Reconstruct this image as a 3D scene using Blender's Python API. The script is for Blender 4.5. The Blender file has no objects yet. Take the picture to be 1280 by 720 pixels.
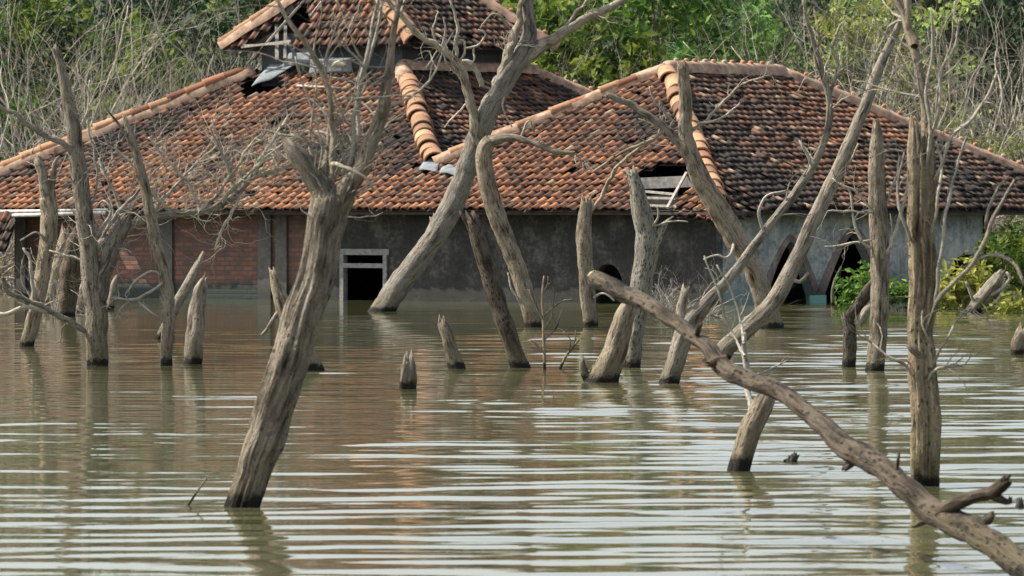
import bpy, math, random
import numpy as np
from mathutils import Vector, noise

SC = bpy.context.scene
COL = SC.collection
R = math.radians
RNG = random.Random(7)

# ------------------------------------------------------------------ camera
F_PX = 7200.0
TILT = math.atan(98 / F_PX)
CT, ST = math.cos(TILT), math.sin(TILT)
CAM = Vector((0, 0, 2.0))
cam_d = bpy.data.cameras.new('camera')
cam = bpy.data.objects.new('camera', cam_d)
COL.objects.link(cam)
cam.location = CAM
cam.rotation_euler = (R(90) - TILT, 0, 0)
cam_d.sensor_width = 36
cam_d.lens = F_PX / 1280 * 36
cam_d.clip_start = 0.5
cam_d.clip_end = 4000
cam_d.dof.use_dof = True
cam_d.dof.focus_distance = 78
cam_d.dof.aperture_fstop = 11
SC.camera = cam

def ray(px, py):
    a, b = (px - 640) / F_PX, (360 - py) / F_PX
    return Vector((a, CT + b * ST, b * CT - ST))

def at(px, py, Y):                     # point of the world at depth Y
    d = ray(px, py)
    return CAM + d * (Y / d.y)

def on_water(px, py):
    d = ray(px, py)
    return CAM + d * (-CAM.z / d.z)

def to_px(p):
    q = p - CAM
    d = q.y * CT - q.z * ST
    up = q.z * CT + q.y * ST
    return 640 + F_PX * q.x / d, 360 - F_PX * up / d

def on_plane(px, py, o, n):
    d = ray(px, py)
    return CAM + d * ((o - CAM).dot(n) / d.dot(n))

# ------------------------------------------------------------------ mesh building
class MB:
    def __init__(self):
        self.v, self.f, self.bark, self.col, self.uv3 = [], [], [], [], []
        self.n = 0
        self.smooth = True

    def add(self, verts, faces, bark=None, col=None, wall=None):
        o = self.n
        self.v.extend(verts)
        self.n += len(verts)
        self.f.extend([tuple(i + o for i in f) for f in faces])
        if bark is not None: self.bark.extend(bark)
        if col is not None: self.col.extend([col] * len(verts) if isinstance(col, tuple) else col)
        if wall is not None: self.uv3.extend(wall)

    def box(self, o, x, y, z, col=None):           # corner o with edge vectors
        vs = [o, o + x, o + x + y, o + y, o + z, o + x + z, o + x + y + z, o + y + z]
        self.add(vs, [(0, 3, 2, 1), (4, 5, 6, 7), (0, 1, 5, 4), (1, 2, 6, 5), (2, 3, 7, 6), (3, 0, 4, 7)], col=col)

ORIG = {}
def link(name, mb, mat, parent=None, origin=None, smooth=True):
    org = ORIG[parent.name] if parent is not None else (origin or Vector((0, 0, 0)))
    me = bpy.data.meshes.new(name)
    ox, oy, oz = org
    me.from_pydata([(p[0] - ox, p[1] - oy, p[2] - oz) for p in mb.v], [], mb.f)
    if mb.bark:
        a = me.attributes.new('bark', 'FLOAT_VECTOR', 'POINT')
        a.data.foreach_set('vector', np.array(mb.bark, dtype=np.float32).ravel())
    if mb.uv3:
        a = me.attributes.new('wallco', 'FLOAT_VECTOR', 'POINT')
        a.data.foreach_set('vector', np.array(mb.uv3, dtype=np.float32).ravel())
    if mb.col:
        a = me.attributes.new('tint', 'FLOAT_COLOR', 'POINT')
        a.data.foreach_set('color', np.array([c if len(c) == 4 else (*c, 1) for c in mb.col], dtype=np.float32).ravel())
    if smooth:
        me.polygons.foreach_set('use_smooth', [True] * len(me.polygons))
    me.update()
    me.materials.append(mat)
    o = bpy.data.objects.new(name, me)
    COL.objects.link(o)
    if parent is not None:
        o.parent = parent
    else:
        o.location = org
    ORIG[o.name] = org
    return o

def tag(o, label=None, cat=None, group=None, kind=None):
    if label: o['label'] = label
    if cat: o['category'] = cat
    if group: o['group'] = group
    if kind: o['kind'] = kind
    return o

def empty(name, loc, label, cat, group=None):
    o = bpy.data.objects.new(name, None)
    COL.objects.link(o)
    o.location = loc
    ORIG[o.name] = Vector(loc)
    return tag(o, label, cat, group)

# ------------------------------------------------------------------ materials
def new_mat(name):
    m = bpy.data.materials.new(name)
    m.use_nodes = True
    nt = m.node_tree
    b = nt.nodes['Principled BSDF']
    return m, nt, b

def L(nt, a, b):
    nt.links.new(a, b)

def noise_tex(nt, vec, scale, detail=4, rough=.6, mapping=None):
    if mapping:
        mp = nt.nodes.new('ShaderNodeMapping')
        mp.inputs['Scale'].default_value = mapping
        L(nt, vec, mp.inputs['Vector'])
        vec = mp.outputs[0]
    n = nt.nodes.new('ShaderNodeTexNoise')
    n.inputs['Scale'].default_value = scale
    n.inputs['Detail'].default_value = detail
    n.inputs['Roughness'].default_value = rough
    L(nt, vec, n.inputs['Vector'])
    return n.outputs['Fac']

def ramp(nt, fac, stops):
    r = nt.nodes.new('ShaderNodeValToRGB')
    el = r.color_ramp.elements
    while len(el) < len(stops): el.new(.5)
    for e, (p, c) in zip(el, stops):
        e.position = p
        e.color = (*c, 1) if len(c) == 3 else c
    L(nt, fac, r.inputs[0])
    return r.outputs[0]

def mix(nt, fac, a, b, mode='MIX'):
    m = nt.nodes.new('ShaderNodeMix')
    m.data_type = 'RGBA'
    m.blend_type = mode
    if isinstance(fac, (int, float)): m.inputs[0].default_value = fac
    else: L(nt, fac, m.inputs[0])
    for s, x in ((6, a), (7, b)):
        if isinstance(x, tuple): m.inputs[s].default_value = (*x, 1)
        else: L(nt, x, m.inputs[s])
    return m.outputs[2]

def math_n(nt, op, a, b=0.0, clamp=False):
    m = nt.nodes.new('ShaderNodeMath')
    m.operation = op
    m.use_clamp = clamp
    for i, x in enumerate((a, b)):
        if isinstance(x, (int, float)): m.inputs[i].default_value = x
        else: L(nt, x, m.inputs[i])
    return m.outputs[0]

def bump(nt, b, h, strength, dist):
    n = nt.nodes.new('ShaderNodeBump')
    n.inputs['Strength'].default_value = strength
    n.inputs['Distance'].default_value = dist
    L(nt, h, n.inputs['Height'])
    L(nt, n.outputs[0], b.inputs['Normal'])

def attr(nt, name):
    a = nt.nodes.new('ShaderNodeAttribute')
    a.attribute_name = name
    return a

def bark_mat(name, light, mid, dark, lichen=0.0, wet=True, pits=False):
    m, nt, b = new_mat(name)
    co = attr(nt, 'bark').outputs['Vector']
    oi = nt.nodes.new('ShaderNodeObjectInfo').outputs['Random']
    fib = noise_tex(nt, co, 48, 6, .7, (1, 1, .12))
    coarse = noise_tex(nt, co, 17, 5, .65, (1, 1, .2))
    patch = noise_tex(nt, co, 5, 4, .6, (1, 1, .5))
    f = math_n(nt, 'ADD', math_n(nt, 'MULTIPLY', fib, .38), math_n(nt, 'ADD', math_n(nt, 'MULTIPLY', coarse, .34), math_n(nt, 'MULTIPLY', patch, .38)))
    c = ramp(nt, f, [(.40, dark), (.49, mid), (.58, light)])
    crack = ramp(nt, coarse, [(.3, (1, 1, 1)), (.4, (0, 0, 0))])
    c = mix(nt, math_n(nt, 'MULTIPLY', crack, .85), c, tuple(x * .28 for x in dark))
    knots = noise_tex(nt, co, 40, 3, .5, (1, 1, .6))
    c = mix(nt, math_n(nt, 'MULTIPLY', ramp(nt, knots, [(.64, (0, 0, 0)), (.72, (1, 1, 1))]), .6), c, tuple(x * .5 for x in dark))
    if lichen:
        ln = noise_tex(nt, co, 32, 4, .6)
        lf = math_n(nt, 'MULTIPLY', ramp(nt, ln, [(.5, (0, 0, 0)), (.6, (1, 1, 1))]), lichen)
        gp = nt.nodes.new('ShaderNodeNewGeometry')
        gs = nt.nodes.new('ShaderNodeSeparateXYZ')
        L(nt, gp.outputs['Position'], gs.inputs[0])
        gm = nt.nodes.new('ShaderNodeMapRange')
        gm.inputs['From Min'].default_value = .75
        gm.inputs['From Max'].default_value = .12
        L(nt, gs.outputs['Z'], gm.inputs['Value'])
        c = mix(nt, math_n(nt, 'MULTIPLY', lf, math_n(nt, 'ADD', math_n(nt, 'MULTIPLY', gm.outputs[0], .85), .15)), c, (.30, .27, .10))
    vo = nt.nodes.new('ShaderNodeTexVoronoi')
    vo.inputs['Scale'].default_value = 30
    mp = nt.nodes.new('ShaderNodeMapping')
    mp.inputs['Scale'].default_value = (1, 1, .45)
    L(nt, co, mp.inputs['Vector'])
    L(nt, mp.outputs[0], vo.inputs['Vector'])
    pit = ramp(nt, vo.outputs['Distance'], [(.12, (1, 1, 1)), (.3, (0, 0, 0))])
    if pits: pit = ramp(nt, vo.outputs['Distance'], [(.24, (1, 1, 1)), (.36, (0, 0, 0))])
    pit = math_n(nt, 'MULTIPLY', pit, ramp(nt, patch, [(.36 if pits else .42, (0, 0, 0)), (.5 if pits else .6, (1, 1, 1))]))
    c = mix(nt, math_n(nt, 'MULTIPLY', pit, .75), c, tuple(x * .5 for x in dark))
    grit = noise_tex(nt, co, 130, 3, .7, (1, 1, .5))
    c = mix(nt, .8, c, ramp(nt, grit, [(.3, (.55, .54, .52)), (.7, (1.4, 1.38, 1.34))]), 'MULTIPLY')
    hue = nt.nodes.new('ShaderNodeHueSaturation')
    L(nt, c, hue.inputs['Color'])
    L(nt, math_n(nt, 'ADD', math_n(nt, 'MULTIPLY', oi, .28), .48), hue.inputs['Value'])
    L(nt, math_n(nt, 'ADD', math_n(nt, 'MULTIPLY', oi, .4), .72), hue.inputs['Saturation'])
    c = hue.outputs[0]
    if wet:
        geo = nt.nodes.new('ShaderNodeNewGeometry')
        sx = nt.nodes.new('ShaderNodeSeparateXYZ')
        L(nt, geo.outputs['Position'], sx.inputs[0])
        wn = noise_tex(nt, co, 14, 3, .6)
        h = math_n(nt, 'SUBTRACT', sx.outputs['Z'], math_n(nt, 'MULTIPLY', wn, .18))
        mr = nt.nodes.new('ShaderNodeMapRange')
        mr.inputs['From Min'].default_value = -.03
        mr.inputs['From Max'].default_value = .02
        L(nt, h, mr.inputs['Value'])
        mu = nt.nodes.new('ShaderNodeMapRange')
        mu.inputs['From Min'].default_value = .30
        mu.inputs['From Max'].default_value = .0
        L(nt, math_n(nt, 'SUBTRACT', sx.outputs['Z'], math_n(nt, 'MULTIPLY', patch, .25)), mu.inputs['Value'])
        c = mix(nt, math_n(nt, 'MULTIPLY', mu.outputs[0], .5), c, (.11, .095, .052))
        c = mix(nt, mr.outputs[0], (.014, .012, .009), c)
    L(nt, c, b.inputs['Base Color'])
    b.inputs['Roughness'].default_value = .85
    b.inputs['Specular IOR Level'].default_value = .25
    hh = math_n(nt, 'SUBTRACT', math_n(nt, 'ADD', math_n(nt, 'MULTIPLY', fib, .6), coarse), math_n(nt, 'MULTIPLY', pit, .35))
    bump(nt, b, hh, 1.0, .05)
    return m

M_BARK = bark_mat('bark_grey_tan', (.46, .385, .28), (.20, .158, .107), (.035, .026, .018))
M_BARK_PALE = bark_mat('bark_silver', (.50, .44, .345), (.26, .22, .165), (.055, .044, .032))
M_BARK_LICHEN = bark_mat('bark_lichened', (.46, .385, .28), (.20, .16, .11), (.035, .027, .018), lichen=.8)
M_BARK_MOTTLED = bark_mat('bark_mottled', (.50, .47, .38), (.33, .30, .235), (.13, .11, .082), lichen=.5, pits=True)
M_BARK_BROWN = bark_mat('bark_brown', (.19, .15, .107), (.072, .055, .037), (.018, .013, .009), pits=True)
M_TWIG = bark_mat('twig_grey', (.74, .68, .57), (.50, .45, .365), (.24, .21, .16), wet=False)
M_TWIG_DARK = bark_mat('twig_dark', (.30, .25, .20), (.19, .155, .12), (.09, .073, .056), wet=False)
M_BARK_BG = bark_mat('bark_background', (.36, .31, .24), (.22, .185, .14), (.09, .075, .058), wet=False)

def cut_wood_mat():
    m, nt, b = new_mat('cut_wood')
    tc = nt.nodes.new('ShaderNodeTexCoord').outputs['Object']
    c = ramp(nt, noise_tex(nt, tc, 18, 4), [(.35, (.30, .19, .08)), (.65, (.62, .47, .24))])
    L(nt, c, b.inputs['Base Color'])
    b.inputs['Roughness'].default_value = .8
    return m
M_CUT = cut_wood_mat()

def tile_mat(name, mossy=1.0):
    m, nt, b = new_mat(name)
    tc = nt.nodes.new('ShaderNodeTexCoord').outputs['Object']
    t = attr(nt, 'tint').outputs['Color']
    n1 = noise_tex(nt, tc, 30, 5, .65)
    n2 = noise_tex(nt, tc, 7, 5, .7)
    c = mix(nt, .75, t, ramp(nt, n1, [(.3, (.55, .5, .48)), (.7, (1.25, 1.2, 1.15))]), 'MULTIPLY')
    moss = math_n(nt, 'MULTIPLY', ramp(nt, n2, [(.52, (0, 0, 0)), (.68, (1, 1, 1))]), .5 * mossy)
    c = mix(nt, moss, c, (.04, .036, .03))
    n3 = noise_tex(nt, tc, 55, 3, .5)
    li = math_n(nt, 'MULTIPLY', ramp(nt, n3, [(.66, (0, 0, 0)), (.74, (1, 1, 1))]), .45)
    c = mix(nt, li, c, (.30, .27, .22))
    L(nt, c, b.inputs['Base Color'])
    b.inputs['Roughness'].default_value = .82
    b.inputs['Specular IOR Level'].default_value = .3
    bump(nt, b, n1, .4, .01)
    return m
M_TILE = tile_mat('terracotta_tile')
M_CAP = tile_mat('terracotta_cap', .9)

def plaster_mat(name, stops, stain, streaks=1.0, wetcol=(.02, .022, .02), teal=0):
    m, nt, b = new_mat(name)
    w = attr(nt, 'wallco').outputs['Vector']
    n1 = noise_tex(nt, w, 1.3, 6, .65)
    n2 = noise_tex(nt, w, 9, 5, .7)
    st = noise_tex(nt, w, 1.6, 6, .68, (1.3, .28, 1))
    f = math_n(nt, 'ADD', math_n(nt, 'MULTIPLY', n1, .6), math_n(nt, 'MULTIPLY', n2, .4))
    c = ramp(nt, f, stops)
    c = mix(nt, math_n(nt, 'MULTIPLY', ramp(nt, st, [(.48, (0, 0, 0)), (.66, (1, 1, 1))]), .75 * streaks), c, stain)
    sp = nt.nodes.new('ShaderNodeSeparateXYZ')
    L(nt, w, sp.inputs[0])
    h = math_n(nt, 'SUBTRACT', sp.outputs['Y'], math_n(nt, 'MULTIPLY', n1, .7))
    mr = nt.nodes.new('ShaderNodeMapRange')
    mr.inputs['From Min'].default_value = -.2
    mr.inputs['From Max'].default_value = .22
    L(nt, h, mr.inputs['Value'])
    wet = ramp(nt, mr.outputs[0], [(.0, (1, 1, 1)), (1, (0, 0, 0))])
    c = mix(nt, math_n(nt, 'MULTIPLY', wet, .75), c, wetcol)
    L(nt, c, b.inputs['Base Color'])
    b.inputs['Roughness'].default_value = .9
    bump(nt, b, n2, .5, .02)
    return m
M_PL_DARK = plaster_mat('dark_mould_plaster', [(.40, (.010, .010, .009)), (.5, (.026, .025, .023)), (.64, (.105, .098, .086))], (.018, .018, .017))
M_PL_COL = plaster_mat('pier_plaster', [(.36, (.045, .043, .041)), (.5, (.085, .08, .073)), (.66, (.14, .13, .118))], (.03, .028, .026))
M_PL_PALE = plaster_mat('pale_blue_plaster', [(.40, (.11, .13, .125)), (.5, (.31, .33, .305)), (.60, (.50, .49, .43))], (.15, .18, .175), 1.1, (.10, .20, .17))
M_TEAL = plaster_mat('teal_plaster', [(.35, (.20, .42, .33)), (.65, (.34, .58, .46))], (.16, .30, .24), .3, (.12, .3, .22))
M_RIM = plaster_mat('bare_arch_rim', [(.35, (.12, .075, .058)), (.5, (.20, .145, .12)), (.66, (.34, .29, .25))], (.07, .05, .04))
M_SLATE = plaster_mat('dark_slate_boards', [(.35, (.035, .045, .05)), (.65, (.085, .10, .11))], (.03, .03, .03), .5)

def brick_mat():
    m, nt, b = new_mat('old_brick')
    w = attr(nt, 'wallco').outputs['Vector']
    br = nt.nodes.new('ShaderNodeTexBrick')
    L(nt, w, br.inputs['Vector'])
    br.inputs['Scale'].default_value = 1
    br.inputs['Brick Width'].default_value = .27
    br.inputs['Row Height'].default_value = .105
    br.inputs['Mortar Size'].default_value = .02
    br.inputs['Mortar Smooth'].default_value = .3
    br.inputs['Bias'].default_value = -.1
    br.inputs['Color1'].default_value = (.21, .08, .054, 1)
    br.inputs['Color2'].default_value = (.10, .043, .033, 1)
    br.inputs['Mortar'].default_value = (.075, .066, .056, 1)
    n2 = noise_tex(nt, w, 2.0, 6, .7)
    c = mix(nt, math_n(nt, 'MULTIPLY', ramp(nt, n2, [(.46, (0, 0, 0)), (.62, (1, 1, 1))]), .8), br.outputs['Color'], (.06, .045, .04))
    sp = nt.nodes.new('ShaderNodeSeparateXYZ')
    L(nt, w, sp.inputs[0])
    mr = nt.nodes.new('ShaderNodeMapRange')
    mr.inputs['From Min'].default_value = .16
    mr.inputs['From Max'].default_value = .3
    L(nt, math_n(nt, 'SUBTRACT', sp.outputs['Y'], math_n(nt, 'MULTIPLY', n2, .22)), mr.inputs['Value'])
    c = mix(nt, mr.outputs[0], (.022, .032, .028), c)
    L(nt, c, b.inputs['Base Color'])
    b.inputs['Roughness'].default_value = .9
    bump(nt, b, math_n(nt, 'SUBTRACT', n2, br.outputs['Fac']), .6, .02)
    return m
M_BRICK = brick_mat()

def simple_mat(name, stops, scale=8, rough=.8, stretch=None, metal=0.0):
    m, nt, b = new_mat(name)
    tc = nt.nodes.new('ShaderNodeTexCoord').outputs['Object']
    n = noise_tex(nt, tc, scale, 5, .6, stretch)
    L(nt, ramp(nt, n, stops), b.inputs['Base Color'])
    b.inputs['Roughness'].default_value = rough
    b.inputs['Metallic'].default_value = metal
    bump(nt, b, n, .3, .01)
    return m
M_DARKWOOD = simple_mat('dark_roof_wood', [(.35, (.022, .017, .014)), (.65, (.06, .048, .04))], 6)
M_GREYWOOD = simple_mat('grey_timber', [(.35, (.11, .105, .10)), (.65, (.28, .26, .24))], 9, .8, (1, 1, 1))
M_PALEWOOD = simple_mat('pale_batten', [(.35, (.22, .20, .17)), (.65, (.42, .39, .34))], 12)
M_METAL = simple_mat('grey_zinc_sheet', [(.35, (.10, .12, .135)), (.65, (.19, .215, .23))], 5, .8, None, 0)
M_WHITEPOLE = simple_mat('weathered_white_pole', [(.35, (.30, .29, .27)), (.6, (.56, .55, .52))], 9, .6)
M_FRAME = simple_mat('faded_frame_paint', [(.35, (.12, .122, .115)), (.65, (.24, .24, .225))], 14)
M_MORTAR = simple_mat('ridge_mortar', [(.32, (.17, .10, .065)), (.5, (.33, .215, .145)), (.68, (.48, .33, .22))], 5)
M_DEBRIS = simple_mat('black_debris', [(.4, (.008, .008, .007)), (.7, (.03, .027, .022))], 20)
M_EARTH = simple_mat('bank_earth', [(.35, (.018, .026, .014)), (.65, (.05, .058, .026))], 1.2)
M_CURL = simple_mat('curled_bark_sheet', [(.35, (.30, .26, .17)), (.65, (.46, .41, .29))], 10)

def leaf_mat(name, a, b_, c_, trans=.35):
    m, nt, b = new_mat(name)
    t = attr(nt, 'tint').outputs['Fac']
    oi = nt.nodes.new('ShaderNodeObjectInfo').outputs['Random']
    col = ramp(nt, t, [(.05, a), (.5, b_), (.95, c_)])
    hue = nt.nodes.new('ShaderNodeHueSaturation')
    L(nt, col, hue.inputs['Color'])
    L(nt, math_n(nt, 'ADD', math_n(nt, 'MULTIPLY', oi, .06), .47), hue.inputs['Hue'])
    L(nt, math_n(nt, 'ADD', math_n(nt, 'MULTIPLY', oi, .4), .8), hue.inputs['Value'])
    L(nt, hue.outputs[0], b.inputs['Base Color'])
    b.inputs['Roughness'].default_value = .6
    b.inputs['Specular IOR Level'].default_value = .12
    tr = nt.nodes.new('ShaderNodeBsdfTranslucent')
    L(nt, hue.outputs[0], tr.inputs['Color'])
    mx = nt.nodes.new('ShaderNodeMixShader')
    mx.inputs[0].default_value = trans
    L(nt, b.outputs[0], mx.inputs[1])
    L(nt, tr.outputs[0], mx.inputs[2])
    L(nt, mx.outputs[0], nt.nodes['Material Output'].inputs['Surface'])
    return m
M_LEAF = leaf_mat('leaf_green', (.04, .10, .022), (.10, .20, .035), (.27, .38, .07))
M_LEAF_YEL = leaf_mat('leaf_yellow_green', (.13, .18, .04), (.25, .30, .06), (.42, .45, .10))
M_LEAF_DARK = leaf_mat('leaf_dark', (.015, .035, .02), (.03, .065, .03), (.06, .11, .04), .2)

def water_mat():
    m, nt, b = new_mat('murky_water')
    geo = nt.nodes.new('ShaderNodeNewGeometry').outputs['Position']
    big = noise_tex(nt, geo, .12, 3, .5)
    c = ramp(nt, big, [(.35, (.076, .082, .036)), (.65, (.092, .088, .046))])
    L(nt, c, b.inputs['Base Color'])
    b.inputs['Roughness'].default_value = .012
    b.inputs['IOR'].default_value = 1.33
    b.inputs['Specular IOR Level'].default_value = .5
    f1 = noise_tex(nt, geo, 2.6, 3, .55, (.35, 1.6, 1))
    f2 = noise_tex(nt, geo, 9, 2, .5, (.4, 1.3, 1))
    bump(nt, b, math_n(nt, 'ADD', f1, math_n(nt, 'MULTIPLY', f2, .35)), .07, .02)
    return m
M_WATER = water_mat()

# ------------------------------------------------------------------ light
SUN_EL, SUN_AZ = R(50), math.atan2(-.98, .18)      # azimuth from +Y towards +X
world = bpy.data.worlds.new('World')
SC.world = world
world.use_nodes = True
wn = world.node_tree
sky = wn.nodes.new('ShaderNodeTexSky')
sky.sky_type = 'NISHITA'
sky.sun_disc = False
sky.sun_elevation = SUN_EL
sky.sun_rotation = SUN_AZ % (2 * math.pi)
sky.air_density = 1.0
sky.dust_density = 2.8
sky.ozone_density = 1.0
bg = wn.nodes['Background']
bg.inputs[1].default_value = .15
hz = wn.nodes.new('ShaderNodeHueSaturation')
hz.inputs['Saturation'].default_value = .5
wn.links.new(sky.outputs[0], hz.inputs['Color'])
wn.links.new(hz.outputs[0], bg.inputs[0])
sd = bpy.data.lights.new('sun', 'SUN')
sd.energy = 4.6
sd.angle = R(.5)
sd.color = (1, .92, .78)
sun = bpy.data.objects.new('sun', sd)
COL.objects.link(sun)
to_sun = Vector((math.sin(SUN_AZ) * math.cos(SUN_EL), math.cos(SUN_AZ) * math.cos(SUN_EL), math.sin(SUN_EL)))
sun.rotation_euler = to_sun.to_track_quat('Z', 'Y').to_euler()
sun.location = (-40, 60, 60)
SC.view_settings.view_transform = 'Standard'
SC.view_settings.look = 'None'
SC.view_settings.gamma = 1
SC.view_settings.exposure = .78
SC.view_settings.use_curve_mapping = False
SC.cycles.max_bounces = 6
SC.cycles.use_denoising = True

# ------------------------------------------------------------------ water and ground
def grid_obj(name, xs, ys, zf, mat):
    X, Y = np.meshgrid(xs, ys)
    Z = zf(X, Y)
    co = np.stack([X, Y, Z], -1).reshape(-1, 3)
    nx, ny = len(xs), len(ys)
    i = np.arange(nx * ny).reshape(ny, nx)
    q = np.stack([i[:-1, :-1], i[:-1, 1:], i[1:, 1:], i[1:, :-1]], -1).reshape(-1, 4)
    me = bpy.data.meshes.new(name)
    me.from_pydata(co.tolist(), [], q.tolist())
    me.polygons.foreach_set('use_smooth', [True] * len(me.polygons))
    me.materials.append(mat)
    o = bpy.data.objects.new(name, me)
    COL.objects.link(o)
    return o

def wave_height(X, Y):
    rs = np.random.RandomState(11)
    Z = np.zeros_like(X)
    spec = [(2.7, .009, .13, 3), (1.75, .015, .18, 5), (1.2, .024, .23, 7), (.82, .033, .27, 8), (.56, .034, .34, 8), (.42, .022, .45, 7)]
    for lam, slope, spread, n in spec:
        for _ in range(n):
            l = lam * rs.uniform(.82, 1.2)
            k = 2 * np.pi / l
            a = rs.normal(0, spread) + .04
            ph = rs.uniform(0, 6.28)
            s2 = rs.uniform(0, 6.28, 4)
            env = .65 + .35 * np.sin(X * rs.uniform(.25, .9) + Y * rs.uniform(-.15, .15) + s2[0]) * np.sin(Y * rs.uniform(.2, .6) + s2[1])
            bend = .5 * np.sin(X * .4 + s2[2]) + .4 * np.sin(X * 1.1 + Y * .1 + s2[3]) + .2 * np.sin(X * 2.9 - Y * .3 + s2[0])
            Z += slope / k / math.sqrt(n) * 1.3 * env * np.sin(k * (X * np.sin(a) + Y * np.cos(a)) + ph + bend)
    # breezier to the right, sheltered by the trees on the left and by the house
    gain = .35 + .62 / (1 + np.exp(-(X - .2) * 1.0))
    gain *= 1 + .32 * np.sin(X * .9 + Y * .21 + 1) * np.sin(Y * .37 - X * .3) + .22 * np.sin(X * 1.9 - Y * .5) * np.sin(Y * .83 + X * .2 + 2)
    gain *= np.clip(1.08 - (Y - 55) / 170, .5, 1.1)
    fade = np.clip((150 - Y) / 15, 0, 1) * np.clip((Y + 5) / 20, 0, 1)
    return Z * gain * fade

xs = np.concatenate([np.arange(-600, -60, 60), np.arange(-60, -16, 4), np.arange(-16, 16.01, .2), np.arange(20, 61, 4), np.arange(120, 601, 60)])
ys = np.concatenate([np.arange(-60, 24, 3), np.arange(24, 70, .07), np.arange(70, 132, .1), np.arange(132, 260, 2)])
water = tag(grid_obj('water', xs, ys, wave_height, M_WATER), kind='structure')

def ground_h(X, Y):
    base = -1.3 + np.clip((Y - 138) / 40, 0, 1) * 1.9 + np.clip((Y - 180) / 600, 0, 1) * 6 + np.clip((Y - 208) / 26, 0, 1) * 13
    return base + .15 * np.sin(X * .4 + Y * .13) * np.sin(Y * .21 - X * .1)
gx = np.concatenate([np.arange(-3000, -80, 300), np.arange(-80, 81, 4), np.arange(300, 3001, 300)])
gy = np.concatenate([np.arange(-300, 100, 40), np.arange(100, 260, 3), np.arange(300, 3500, 250)])
tag(grid_obj('ground', gx, gy, ground_h, M_EARTH), kind='structure')
# ------------------------------------------------------------------ the house
TH = R(37.5)
HU = Vector((math.cos(TH), -math.sin(TH), 0))
HV = Vector((math.sin(TH), math.cos(TH), 0))
HZ = Vector((0, 0, 1))
HC = at(905, 262, 120.0)
HC.z = 2.0
EAVE = 2.0
TP = .572                                  # rise over run of every main slope
def H(u, v, z):
    return Vector((HC.x, HC.y, 0)) + HU * u + HV * v + HZ * z

def wall_u(px, v, z=1.0):                  # u where the column px meets the wall line v
    lo, hi = -40.0, 10.0
    for _ in range(60):
        m = (lo + hi) / 2
        if to_px(H(m, v, z))[0] < px: lo = m
        else: hi = m
    return lo
def wall_v(px, u, z=1.0):
    lo, hi = -5.0, 40.0
    for _ in range(60):
        m = (lo + hi) / 2
        if to_px(H(u, m, z))[0] < px: lo = m
        else: hi = m
    return lo

house = empty('flooded_house', H(-7, 5, -1.0), 'flooded tile roofed brick house with hipped roofs standing in the brown water', 'house')

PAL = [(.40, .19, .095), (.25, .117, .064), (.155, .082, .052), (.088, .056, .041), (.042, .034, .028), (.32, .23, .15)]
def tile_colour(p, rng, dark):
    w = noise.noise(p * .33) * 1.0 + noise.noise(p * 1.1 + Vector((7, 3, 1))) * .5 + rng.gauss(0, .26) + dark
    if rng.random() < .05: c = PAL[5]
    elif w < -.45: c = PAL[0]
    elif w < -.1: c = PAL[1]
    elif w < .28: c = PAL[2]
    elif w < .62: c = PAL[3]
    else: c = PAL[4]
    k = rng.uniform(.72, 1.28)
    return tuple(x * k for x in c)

def in_poly(x, y, poly):
    r, j = False, len(poly) - 1
    for i in range(len(poly)):
        (xi, yi), (xj, yj) = poly[i], poly[j]
        if (yi > y) != (yj > y) and x < (xj - xi) * (y - yi) / (yj - yi) + xi: r = not r
        j = i
    return r

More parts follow.
